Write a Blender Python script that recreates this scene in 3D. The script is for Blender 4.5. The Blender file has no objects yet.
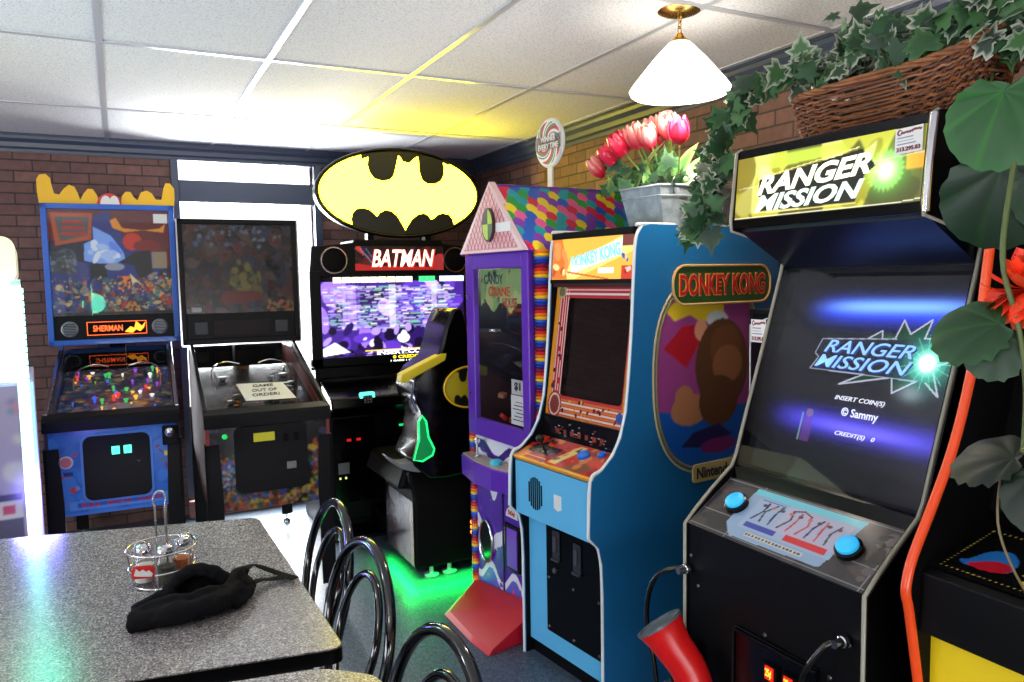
import bpy, math, random
import numpy as np
from mathutils import Matrix, Vector
sc = bpy.context.scene
COL = sc.collection
R = math.radians
pi = math.pi

# ------------------------------------------------------------------ materials
def lin(c):
    c = np.asarray(c, float)
    if c.max() > 1.001: c = c / 255.
    return np.where(c <= .04045, c / 12.92, ((c + .055) / 1.055) ** 2.4)
def rgba(c): return tuple(float(x) for x in lin(c)) + (1.,)
def newmat(name):
    m = bpy.data.materials.new(name); m.use_nodes = True
    return m, m.node_tree.nodes, m.node_tree.links, m.node_tree.nodes['Principled BSDF']
def mat(name, c, rough=.5, metal=0., emit=None, es=0., coat=0., noise=None, bump=0., nscale=40., spec=.5):
    m, N, L, b = newmat(name)
    b.inputs['Base Color'].default_value = rgba(c)
    b.inputs['Roughness'].default_value = rough
    b.inputs['Metallic'].default_value = metal
    b.inputs['Coat Weight'].default_value = coat; b.inputs['Specular IOR Level'].default_value = spec
    if emit is not None:
        b.inputs['Emission Color'].default_value = rgba(emit); b.inputs['Emission Strength'].default_value = es
    if noise is not None or bump:
        tc = N.new('ShaderNodeTexCoord'); n = N.new('ShaderNodeTexNoise')
        n.inputs['Scale'].default_value = nscale; n.inputs['Detail'].default_value = 6.
        L.new(tc.outputs['Object'], n.inputs['Vector'])
        if noise is not None:
            r = N.new('ShaderNodeValToRGB'); r.color_ramp.elements[0].position = .35; r.color_ramp.elements[1].position = .68
            r.color_ramp.elements[0].color = rgba(c); r.color_ramp.elements[1].color = rgba(noise)
            L.new(n.outputs['Fac'], r.inputs['Fac']); L.new(r.outputs['Color'], b.inputs['Base Color'])
        if bump:
            bp = N.new('ShaderNodeBump'); bp.inputs['Strength'].default_value = bump; bp.inputs['Distance'].default_value = .004
            L.new(n.outputs['Fac'], bp.inputs['Height']); L.new(bp.outputs['Normal'], b.inputs['Normal'])
    return m
def attr_mat(name, rough=.5, es=0., base=1., coat=0., tl=False):
    m, N, L, b = newmat(name)
    a = N.new('ShaderNodeAttribute'); a.attribute_name = 'Col'
    b.inputs['Roughness'].default_value = rough; b.inputs['Coat Weight'].default_value = coat
    if es:
        L.new(a.outputs['Color'], b.inputs['Emission Color']); b.inputs['Emission Strength'].default_value = es
        b.inputs['Base Color'].default_value = (.01, .01, .01, 1)
    else: L.new(a.outputs['Color'], b.inputs['Base Color'])
    return m
def glass_mat(name, tint=(1, 1, 1), refl=.06, rough=.02):
    m = bpy.data.materials.new(name); m.use_nodes = True
    N, L = m.node_tree.nodes, m.node_tree.links; N.clear()
    o = N.new('ShaderNodeOutputMaterial'); mx = N.new('ShaderNodeMixShader'); t = N.new('ShaderNodeBsdfTransparent'); g = N.new('ShaderNodeBsdfGlossy')
    lw0 = N.new('ShaderNodeLayerWeight'); pw = N.new('ShaderNodeMath'); pw.operation = 'POWER'; pw.inputs[1].default_value = 4.5; lw = N.new('ShaderNodeMath'); lw.operation = 'MULTIPLY_ADD'; lw.inputs[1].default_value = .8; lw.inputs[2].default_value = refl * .5
    lw0.inputs['Blend'].default_value = .5; L.new(lw0.outputs['Facing'], pw.inputs[0]); L.new(pw.outputs[0], lw.inputs[0])
    t.inputs['Color'].default_value = (*tint, 1); g.inputs['Roughness'].default_value = rough
    L.new(lw.outputs[0], mx.inputs['Fac']); L.new(t.outputs[0], mx.inputs[1]); L.new(g.outputs[0], mx.inputs[2]); L.new(mx.outputs[0], o.inputs['Surface'])
    return m

def brick_mat():
    m, N, L, b = newmat('brick')
    tc = N.new('ShaderNodeTexCoord'); sp = N.new('ShaderNodeSeparateXYZ'); ad = N.new('ShaderNodeMath'); ad.operation = 'ADD'; cb = N.new('ShaderNodeCombineXYZ')
    L.new(tc.outputs['Object'], sp.inputs[0]); L.new(sp.outputs['X'], ad.inputs[0]); L.new(sp.outputs['Y'], ad.inputs[1])
    L.new(ad.outputs[0], cb.inputs['X']); L.new(sp.outputs['Z'], cb.inputs['Y'])
    bt = N.new('ShaderNodeTexBrick'); bt.inputs['Scale'].default_value = 1.; bt.inputs['Brick Width'].default_value = .197; bt.inputs['Row Height'].default_value = .0655
    bt.inputs['Mortar Size'].default_value = .0045; bt.inputs['Mortar Smooth'].default_value = .3
    bt.inputs['Color1'].default_value = rgba((130, 92, 82)); bt.inputs['Color2'].default_value = rgba((98, 70, 66)); bt.inputs['Mortar'].default_value = rgba((62, 54, 52))
    n = N.new('ShaderNodeTexNoise'); n.inputs['Scale'].default_value = 22.; n.inputs['Detail'].default_value = 8.
    L.new(tc.outputs['Object'], n.inputs['Vector'])
    mr = N.new('ShaderNodeMapRange'); mr.inputs['To Min'].default_value = .6; mr.inputs['To Max'].default_value = 1.3
    L.new(n.outputs['Fac'], mr.inputs['Value'])
    mx = N.new('ShaderNodeMixRGB'); mx.blend_type = 'MULTIPLY'; mx.inputs['Fac'].default_value = 1.
    L.new(cb.outputs[0], bt.inputs['Vector']); L.new(bt.outputs['Color'], mx.inputs[1]); L.new(mr.outputs[0], mx.inputs[2])
    L.new(mx.outputs[0], b.inputs['Base Color']); b.inputs['Roughness'].default_value = .72
    iv = N.new('ShaderNodeMath'); iv.operation = 'SUBTRACT'; iv.inputs[0].default_value = 1.; L.new(bt.outputs['Fac'], iv.inputs[1])
    a2 = N.new('ShaderNodeMath'); a2.operation = 'MULTIPLY_ADD'; L.new(n.outputs['Fac'], a2.inputs[0]); a2.inputs[1].default_value = .35; L.new(iv.outputs[0], a2.inputs[2])
    bp = N.new('ShaderNodeBump'); bp.inputs['Strength'].default_value = .8; bp.inputs['Distance'].default_value = .008
    L.new(a2.outputs[0], bp.inputs['Height']); L.new(bp.outputs[0], b.inputs['Normal'])
    return m
def speckle_mat(name, cols, scale, rough, bump=0., coat=0.):
    m, N, L, b = newmat(name)
    tc = N.new('ShaderNodeTexCoord'); v = N.new('ShaderNodeTexVoronoi'); v.inputs['Scale'].default_value = scale
    L.new(tc.outputs['Object'], v.inputs['Vector'])
    sx = N.new('ShaderNodeSeparateColor'); L.new(v.outputs['Color'], sx.inputs[0])
    r = N.new('ShaderNodeValToRGB'); r.color_ramp.interpolation = 'CONSTANT'
    while len(r.color_ramp.elements) < len(cols): r.color_ramp.elements.new(.5)
    for e, (p, c) in zip(r.color_ramp.elements, cols): e.position = p; e.color = rgba(c)
    L.new(sx.outputs[0], r.inputs['Fac']); L.new(r.outputs[0], b.inputs['Base Color'])
    b.inputs['Roughness'].default_value = rough; b.inputs['Coat Weight'].default_value = coat
    return m
def ceiling_mat():
    m, N, L, b = newmat('ceiling_tile')
    tc = N.new('ShaderNodeTexCoord'); v = N.new('ShaderNodeTexVoronoi'); v.inputs['Scale'].default_value = 90.
    n = N.new('ShaderNodeTexNoise'); n.inputs['Scale'].default_value = 130.; n.inputs['Detail'].default_value = 3.
    L.new(tc.outputs['Object'], v.inputs['Vector']); L.new(tc.outputs['Object'], n.inputs['Vector'])
    r = N.new('ShaderNodeValToRGB'); r.color_ramp.elements[0].position = .33; r.color_ramp.elements[1].position = .5
    r.color_ramp.elements[0].color = rgba((206, 204, 206)); r.color_ramp.elements[1].color = rgba((240, 239, 240))
    L.new(n.outputs['Fac'], r.inputs['Fac']); L.new(r.outputs[0], b.inputs['Base Color']); b.inputs['Roughness'].default_value = .9
    bp = N.new('ShaderNodeBump'); bp.inputs['Strength'].default_value = .3; bp.inputs['Distance'].default_value = .002
    L.new(n.outputs['Fac'], bp.inputs['Height']); L.new(bp.outputs[0], b.inputs['Normal'])
    return m

BLACK = mat('black_laminate', (5, 5, 7), .42, spec=.18)
BLACKG = mat('black_gloss', (3, 3, 5), .16, spec=.3)
BLACKM = mat('black_matte', (4, 4, 5), .6, spec=.12)
WHITE = mat('white_plastic', (225, 225, 222), .4)
CHROME = mat('chrome', (215, 215, 220), .16, 1.)
BRASS = mat('brass', (200, 165, 95), .25, 1.)
STEEL = mat('dull_steel', (120, 120, 125), .4, 1.)
BLUE = mat('cabinet_blue', (22, 104, 158), .45)
LBLUE = mat('front_light_blue', (92, 182, 226), .45)
PBLUE = mat('pinball_blue', (28, 92, 190), .35, coat=.2)
PURPLE = mat('purple_plastic', (92, 40, 168), .3)
RED = mat('red_plastic', (205, 22, 24), .3)
REDP = mat('red_paint', (196, 24, 44), .4)
ORANGE = mat('orange_edge', (240, 78, 30), .3)
YELLOW = mat('yellow_panel', (236, 204, 20), .42)
YEL2 = mat('yellow_plastic', (240, 186, 24), .4)
BROWN = mat('brown_side', (92, 40, 34), .4, noise=(140, 48, 38), nscale=5.)
AGREEN = attr_mat('leaf', .5)
ART = attr_mat('printed_art', .45)
ARTG = attr_mat('glossy_print', .18)
AE1 = attr_mat('backlit_print', .3, 1.15)
AE2 = attr_mat('bright_screen', .2, 1.7)
AE05 = attr_mat('dim_backlit', .2, .55)
PANE = glass_mat('clear_glass')
DPANE = glass_mat('tinted_glass', (.6, .62, .66))
BRICK = brick_mat()

# ------------------------------------------------------------------ mesh builder
def FR(o, xd, yd):
    x = Vector(xd).normalized(); y = Vector(yd); y = (y - x * y.dot(x)).normalized(); z = x.cross(y)
    return Matrix(((x.x, y.x, z.x, o[0]), (x.y, y.y, z.y, o[1]), (x.z, y.z, z.z, o[2]), (0, 0, 0, 1)))
def FX(x, y, z): return FR((x, y, z), (0, -1, 0), (0, 0, 1))     # a face that looks along -x
def FY(x, y, z): return FR((x, y, z), (1, 0, 0), (0, 0, 1))      # a face that looks along -y
class MB:
    def __init__(s): s.v = []; s.f = []; s.c = []
    def add(s, vs, fs, M=None, col=None):
        o = len(s.v)
        s.v += [tuple(M @ Vector(p)) if M is not None else tuple(p) for p in vs]
        s.f += [tuple(i + o for i in f) for f in fs]
        if col is not None:
            if len(s.c) < o: s.c += [(1, 1, 1, 1)] * (o - len(s.c))
            s.c += list(col) if isinstance(col[0], (tuple, list)) else [col] * len(vs)
        return s
    def box(s, x0, x1, y0, y1, z0, z1, M=None, col=None):
        return s.add([(x0, y0, z0), (x1, y0, z0), (x1, y1, z0), (x0, y1, z0), (x0, y0, z1), (x1, y0, z1), (x1, y1, z1), (x0, y1, z1)],
                     [(0, 3, 2, 1), (4, 5, 6, 7), (0, 1, 5, 4), (1, 2, 6, 5), (2, 3, 7, 6), (3, 0, 4, 7)], M, col)
    def prism(s, pts, M=None, d0=0., d1=.01, col=None):
        n = len(pts)
        return s.add([(p[0], p[1], d0) for p in pts] + [(p[0], p[1], d1) for p in pts],
                     [tuple(range(n))[::-1], tuple(range(n, 2 * n))] + [(i, (i + 1) % n, n + (i + 1) % n, n + i) for i in range(n)], M, col)
    def lathe(s, prof, c=(0, 0, 0), n=24, M=None, col=None, mod=None):
        vs = []; fs = []
        for r, z in prof:
            for k in range(n):
                a = 2 * pi * k / n; q = r * (mod(a, z) if mod else 1)
                vs.append((c[0] + q * math.cos(a), c[1] + q * math.sin(a), c[2] + z))
        for j in range(len(prof) - 1):
            for k in range(n): fs.append((j * n + k, j * n + (k + 1) % n, (j + 1) * n + (k + 1) % n, (j + 1) * n + k))
        if prof[0][0] > 1e-5: fs.append(tuple(range(n))[::-1])
        if prof[-1][0] > 1e-5: fs.append(tuple(range((len(prof) - 1) * n, len(prof) * n)))
        return s.add(vs, fs, M, col)
    def shell(s, prof, c=(0, 0, 0), n=24, M=None):
        vs = []; fs = []
        for r, z in prof:
            for k in range(n):
                a = 2 * pi * k / n; vs.append((c[0] + r * math.cos(a), c[1] + r * math.sin(a), c[2] + z))
        for j in range(len(prof) - 1):
            for k in range(n): fs.append((j * n + k, j * n + (k + 1) % n, (j + 1) * n + (k + 1) % n, (j + 1) * n + k))
        return s.add(vs, fs, M)
    def tube(s, pts, r, n=8, closed=False, M=None, col=None):
        P = [Vector(p) for p in pts]; m = len(P); vs = []; fs = []; up = None
        for i in range(m):
            a = P[(i - 1) % m] if (closed or i) else P[0]; b = P[(i + 1) % m] if (closed or i < m - 1) else P[-1]
            t = (b - a).normalized()
            if up is None: up = Vector((0, 0, 1)) if abs(t.z) < .9 else Vector((1, 0, 0))
            x = (up - t * up.dot(t)).normalized(); up = x; y = t.cross(x)
            rr = r[i] if isinstance(r, (list, tuple)) else r
            vs += [P[i] + (x * math.cos(2 * pi * k / n) + y * math.sin(2 * pi * k / n)) * rr for k in range(n)]
        for i in range(m if closed else m - 1):
            j = (i + 1) % m
            for k in range(n): fs.append((i * n + k, i * n + (k + 1) % n, j * n + (k + 1) % n, j * n + k))
        if not closed: fs += [tuple(range(n))[::-1], tuple(range((m - 1) * n, m * n))]
        return s.add(vs, fs, M, col)
    def ell(s, c, rx, ry, rz, n=16, m=10, M=None, col=None):
        vs = [(c[0], c[1], c[2] - rz)]; fs = []
        for j in range(1, m):
            t = -pi / 2 + pi * j / m
            for k in range(n): a = 2 * pi * k / n; vs.append((c[0] + rx * math.cos(t) * math.cos(a), c[1] + ry * math.cos(t) * math.sin(a), c[2] + rz * math.sin(t)))
        vs.append((c[0], c[1], c[2] + rz))
        for k in range(n): fs.append((0, 1 + (k + 1) % n, 1 + k)); fs.append((len(vs) - 1, 1 + (m - 2) * n + k, 1 + (m - 2) * n + (k + 1) % n))
        for j in range(m - 2):
            for k in range(n): fs.append((1 + j * n + k, 1 + j * n + (k + 1) % n, 1 + (j + 1) * n + (k + 1) % n, 1 + (j + 1) * n + k))
        return s.add(vs, fs, M, col)
    def build(s, name, m, parent=None, bevel=0., smooth=None, recalc=True, sub=0):
        me = bpy.data.meshes.new(name); me.from_pydata(s.v, [], s.f); me.update()
        if s.c:
            s.c += [(1, 1, 1, 1)] * (len(s.v) - len(s.c))
            a = me.color_attributes.new('Col', 'FLOAT_COLOR', 'POINT'); a.data.foreach_set('color', np.array([c if len(c) == 4 else tuple(c) + (1,) for c in s.c], 'f').ravel())
        if recalc:
            import bmesh
            b = bmesh.new(); b.from_mesh(me); bmesh.ops.recalc_face_normals(b, faces=b.faces); b.to_mesh(me); b.free()
        for q in (m if isinstance(m, list) else [m]): me.materials.append(q)
        if smooth:
            me.polygons.foreach_set('use_smooth', [True] * len(me.polygons)); me.set_sharp_from_angle(angle=R(smooth))
        o = bpy.data.objects.new(name, me); COL.objects.link(o)
        if parent: o.parent = parent
        if bevel:
            md = o.modifiers.new('bevel', 'BEVEL'); md.width = bevel; md.segments = 2; md.limit_method = 'ANGLE'; md.angle_limit = R(40)
        if sub:
            md = o.modifiers.new('sub', 'SUBSURF'); md.levels = md.render_levels = sub
        return o
def E(name, label, cat, loc, rz=0., group=None):
    o = bpy.data.objects.new(name, None); COL.objects.link(o); o.location = loc; o.rotation_euler = (0, 0, R(rz)); o.empty_display_size = .1
    o['label'] = label; o['category'] = cat
    if group: o['group'] = group
    return o
def tag(o, label, cat, group=None):
    o['label'] = label; o['category'] = cat
    if group: o['group'] = group
    return o
def struct(o): o['kind'] = 'structure'; return o
def lab(o, t): o['label'] = t; return o
def arc(cx, cy, r, a0, a1, n, ry=None):
    ry = r if ry is None else ry
    return [(cx + r * math.cos(R(a0 + (a1 - a0) * i / n)), cy + ry * math.sin(R(a0 + (a1 - a0) * i / n))) for i in range(n + 1)]
def rrect(x0, x1, y0, y1, r, n=5):
    return arc(x1 - r, y0 + r, r, -90, 0, n) + arc(x1 - r, y1 - r, r, 0, 90, n) + arc(x0 + r, y1 - r, r, 90, 180, n) + arc(x0 + r, y0 + r, r, 180, 270, n)
def smoothpath(pts, k=6, closed=False):
    P = [Vector(p) for p in pts]; n = len(P); out = []
    g = lambda i: P[i % n] if closed else P[max(0, min(n - 1, i))]
    for i in range(n if closed else n - 1):
        a, b, c, d = g(i - 1), g(i), g(i + 1), g(i + 2)
        for j in range(k):
            t = j / k
            out.append(.5 * ((2 * b) + (c - a) * t + (2 * a - 5 * b + 4 * c - d) * t * t + (3 * b - a - 3 * c + d) * t ** 3))
    if not closed: out.append(P[-1])
    return [tuple(p) for p in out]

def text(name, s, M, w, h, m, parent, shear=0., bold=.0, thick=.001, cx=0., cy=0.):
    cu = bpy.data.curves.new('t', 'FONT'); cu.body = s; cu.size = 1.; cu.shear = shear; cu.offset = bold; cu.extrude = .01; cu.resolution_u = 3
    cu.space_line = .85; cu.align_x = 'CENTER'
    o = bpy.data.objects.new('t', cu); COL.objects.link(o)
    dg = bpy.context.evaluated_depsgraph_get(); me = bpy.data.meshes.new_from_object(o.evaluated_get(dg))
    bpy.data.objects.remove(o); bpy.data.curves.remove(cu)
    n = len(me.vertices); a = np.zeros(n * 3); me.vertices.foreach_get('co', a); a = a.reshape(n, 3)
    lo, hi = a.min(0), a.max(0)
    a[:, 0] = (a[:, 0] - (lo[0] + hi[0]) / 2) / (hi[0] - lo[0]) * w + cx
    a[:, 1] = (a[:, 1] - (lo[1] + hi[1]) / 2) / (hi[1] - lo[1]) * h + cy
    a[:, 2] = (a[:, 2] - lo[2]) / (hi[2] - lo[2]) * thick
    A = np.array(M); a = a @ A[:3, :3].T + A[:3, 3]
    me.vertices.foreach_set('co', a.ravel()); me.name = name; me.materials.clear(); me.materials.append(m); me.update()
    r = bpy.data.objects.new(name, me); COL.objects.link(r); r.parent = parent
    return r

# ------------------------------------------------------------------ printed art painted on a grid
class CV:
    def __init__(s, w, h, nx, ny):
        s.w, s.h = w, h; xs = np.linspace(0, w, nx + 1); ys = np.linspace(0, h, ny + 1)
        s.X, s.Y = np.meshgrid(xs, ys); s.a = np.zeros(s.X.shape + (3,))
    def put(s, m, c, al=1.): s.a[m] = s.a[m] * (1 - al) + lin(c) * al; return s
    def fill(s, c): s.a[:] = lin(c); return s
    def rect(s, x0, x1, y0, y1, c, al=1.): return s.put((s.X >= x0) & (s.X <= x1) & (s.Y >= y0) & (s.Y <= y1), c, al)
    def ell(s, x, y, rx, ry, c, al=1., rot=0.):
        dx, dy = s.X - x, s.Y - y; k, q = math.cos(rot), math.sin(rot)
        return s.put(((dx * k + dy * q) / rx) ** 2 + ((dy * k - dx * q) / ry) ** 2 <= 1, c, al)
    def inside(s, pts):
        ins = np.zeros(s.X.shape, bool); n = len(pts)
        for i in range(n):
            x0, y0 = pts[i][:2]; x1, y1 = pts[(i + 1) % n][:2]
            if y0 == y1: continue
            ins ^= ((s.Y > y0) != (s.Y > y1)) & (s.X < (x1 - x0) * (s.Y - y0) / (y1 - y0) + x0)
        return ins
    def poly(s, pts, c, al=1.): return s.put(s.inside(pts), c, al)
    def line(s, pts, t, c, al=1.):
        m = np.zeros(s.X.shape, bool)
        for (x0, y0), (x1, y1) in zip(pts, pts[1:]):
            dx, dy = x1 - x0, y1 - y0; L2 = dx * dx + dy * dy + 1e-12
            u = np.clip(((s.X - x0) * dx + (s.Y - y0) * dy) / L2, 0, 1)
            m |= (s.X - x0 - u * dx) ** 2 + (s.Y - y0 - u * dy) ** 2 < (t / 2) ** 2
        return s.put(m, c, al)
    def glow(s, cx, cy, sx, sy, c, gain=1., slope=0., p=2.):
        d = np.abs((s.X - cx) / sx) ** p + np.abs((s.Y - cy - slope * (s.X - cx)) / sy) ** 2
        s.a = np.clip(s.a + (np.exp(-d) * gain)[..., None] * lin(c), 0, 1.5); return s
    def blur(s, n=1):
        for _ in range(n):
            p = np.pad(s.a, ((1, 1), (1, 1), (0, 0)), 'edge'); s.a = (p[:-2, 1:-1] + p[2:, 1:-1] + p[1:-1, :-2] + p[1:-1, 2:] + 2 * s.a) / 6
        return s
    def grain(s, amt, seed=0):
        s.a *= 1 + amt * (np.random.RandomState(seed).rand(*s.a.shape[:2], 1) - .5) * 2; return s
    def blobs(s, n, pal, r0, r1, seed, box=None, al=1.):
        g = random.Random(seed); x0, x1, y0, y1 = box or (0, s.w, 0, s.h)
        for _ in range(n):
            r = g.uniform(r0, r1)
            s.ell(g.uniform(x0, x1), g.uniform(y0, y1), r, r * g.uniform(.35, 1.), g.choice(pal), al, g.uniform(0, 3))
        return s
def art(name, parent, M, w, h, nx, ny, draw, m, mask=None, th=.0015):
    c = CV(w, h, nx, ny); draw(c)
    ny1, nx1 = c.X.shape; co = np.stack([c.X, c.Y, np.full(c.X.shape, th)], -1).reshape(-1, 3)
    A = np.array(M); co = co @ A[:3, :3].T + A[:3, 3]
    keep = np.ones((ny, nx), bool)
    if mask is not None:
        k = mask(c); keep = k[:-1, :-1] & k[1:, :-1] & k[:-1, 1:] & k[1:, 1:]
    jj, ii = np.nonzero(keep); b = jj * nx1 + ii
    f = np.stack([b, b + 1, b + nx1 + 1, b + nx1], -1)
    used = np.zeros(len(co), bool); used[f.ravel()] = True; mp = np.cumsum(used) - 1
    me = bpy.data.meshes.new(name); me.from_pydata(co[used].tolist(), [], mp[f].tolist()); me.update()
    at = me.color_attributes.new('Col', 'FLOAT_COLOR', 'POINT')
    col = np.concatenate([c.a.reshape(-1, 3), np.ones((len(co), 1))], 1)[used]
    at.data.foreach_set('color', col.astype('f').ravel()); me.materials.append(m)
    o = bpy.data.objects.new(name, me); COL.objects.link(o); o.parent = parent
    return o
def rr_mask(x0, x1, y0, y1, r): return lambda c: c.inside(rrect(x0, x1, y0, y1, r))

# ------------------------------------------------------------------ camera
cam = bpy.data.cameras.new('camera'); co = bpy.data.objects.new('camera', cam); COL.objects.link(co); sc.camera = co
F = 766.; cam.sensor_width = 36.; cam.sensor_fit = 'HORIZONTAL'; cam.lens = F * 36 / 1024; cam.clip_start = .05
yw, pt, rl = R(27), R(-4.7), R(1.0)
f = Vector((math.sin(yw) * math.cos(pt), math.cos(yw) * math.cos(pt), math.sin(pt)))
r_ = f.cross(Vector((0, 0, 1))).normalized(); u_ = r_.cross(f)
r2 = r_ * math.cos(rl) - u_ * math.sin(rl); u2 = u_ * math.cos(rl) + r_ * math.sin(rl)
co.matrix_world = Matrix(((r2.x, u2.x, -f.x, 0), (r2.y, u2.y, -f.y, 0), (r2.z, u2.z, -f.z, 1.54), (0, 0, 0, 1)))

# ------------------------------------------------------------------ room
CZ = 2.44; XR = 2.5; YB = 5.45; XL = -3.2; YF = -2.6
struct(MB().box(XL, XR, YF, YB, -.1, 0).build('floor', speckle_mat('floor_vinyl', [(0, (70, 82, 96)), (.3, (82, 96, 112)), (.6, (96, 112, 128)), (.85, (60, 70, 82))], 150., .34)))
struct(MB().box(XL, XR, YF, YB, CZ, CZ + .1).build('ceiling', ceiling_mat()))
tb = MB()
k = -5
while True:
    x = -.02 + .606 * k
    if x > XR: break
    if x > XL: tb.box(x - .012, x + .012, YF, YB, CZ - .005, CZ + .001)
    k += 1
for k in range(-5, 2):
    y = 3.28 + 1.215 * k
    if YF < y < YB: tb.box(XL, XR, y - .012, y + .012, CZ - .0055, CZ + .001)
struct(tb.build('trim_1', mat('ceiling_grid_metal', (214, 215, 220), .32, .35)))
# walls
WX0, WX1 = .375, 1.24
w = MB().box(XL - .1, WX0, YB, YB + .2, 0, CZ).box(WX1, XR + .1, YB, YB + .2, 0, CZ).box(WX0, WX1, YB, YB + .2, 0, .11)
struct(w.build('wall_back', BRICK))
struct(MB().box(XR, XR + .1, YF, YB, 0, CZ).build('wall_right', BRICK))
PLAS = mat('painted_plaster', (196, 192, 186), .8)
struct(MB().box(XL - .1, XL, YF, YB, 0, CZ).build('wall_left', PLAS))
struct(MB().box(XL - .1, XR + .1, YF - .1, YF, 0, CZ).build('wall_front', PLAS))
FRM = mat('dark_blue_grey_trim', (66, 74, 92), .35)
def crown(m, a, b, side):                       # a stepped crown moulding from a to b
    m.box(*a, *b)
cr = MB()
prof = [(0, 0), (.0, -.105), (.012, -.105), (.014, -.085), (.03, -.075), (.035, -.05), (.055, -.03), (.06, -.012), (.07, -.012), (.07, 0)]
cr.prism([(p[0], p[1]) for p in prof], FR((XL, YB, CZ), (0, -1, 0), (0, 0, 1)) , 0, -(XR - XL))
struct(cr.build('trim_2', FRM))
struct(MB().prism(prof, FR((XR, YF, CZ), (-1, 0, 0), (0, 0, 1)), 0, YB - YF).build('trim_3', FRM))
# store front window: post, transom bar, mullion, glass
wf = MB().box(WX0 - .045, WX0, YB - .03, YB + .1, 0, CZ - .1).box(WX1, WX1 + .05, YB - .03, YB + .1, 0, CZ - .1)
wf.box(WX0, WX1, YB - .01, YB + .1, 2.07, 2.21).box(WX0, WX1, YB - .01, YB + .1, 2.335, 2.36).box(WX0, WX1, YB - .02, YB + .12, .11, .14)
struct(wf.build('window_1', FRM, bevel=.003))
struct(MB().box(WX0, WX1, YB + .03, YB + .036, 2.21, 2.335).build('window_2', PANE))
struct(MB().box(WX0, WX1, YB + .03, YB + .036, .14, 2.07).build('window_3', PANE))
struct(MB().box(WX0 - .04, WX1 + .04, YB - .09, YB - .0, 0, .11).build('trim_4', mat('pink_brick_sill', (196, 140, 128), .7, noise=(170, 110, 98), nscale=14.)))
struct(MB().box(-4, 6, YB + .2, YB + 8, -.12, -.02).build('floor_outside', mat('pale_pavement', (200, 198, 190), .8, noise=(180, 178, 172), nscale=3.)))
struct(MB().box(2.02, 2.045, YB - .012, YB, .0, CZ - .1).build('trim_5', BLACKM))
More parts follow.
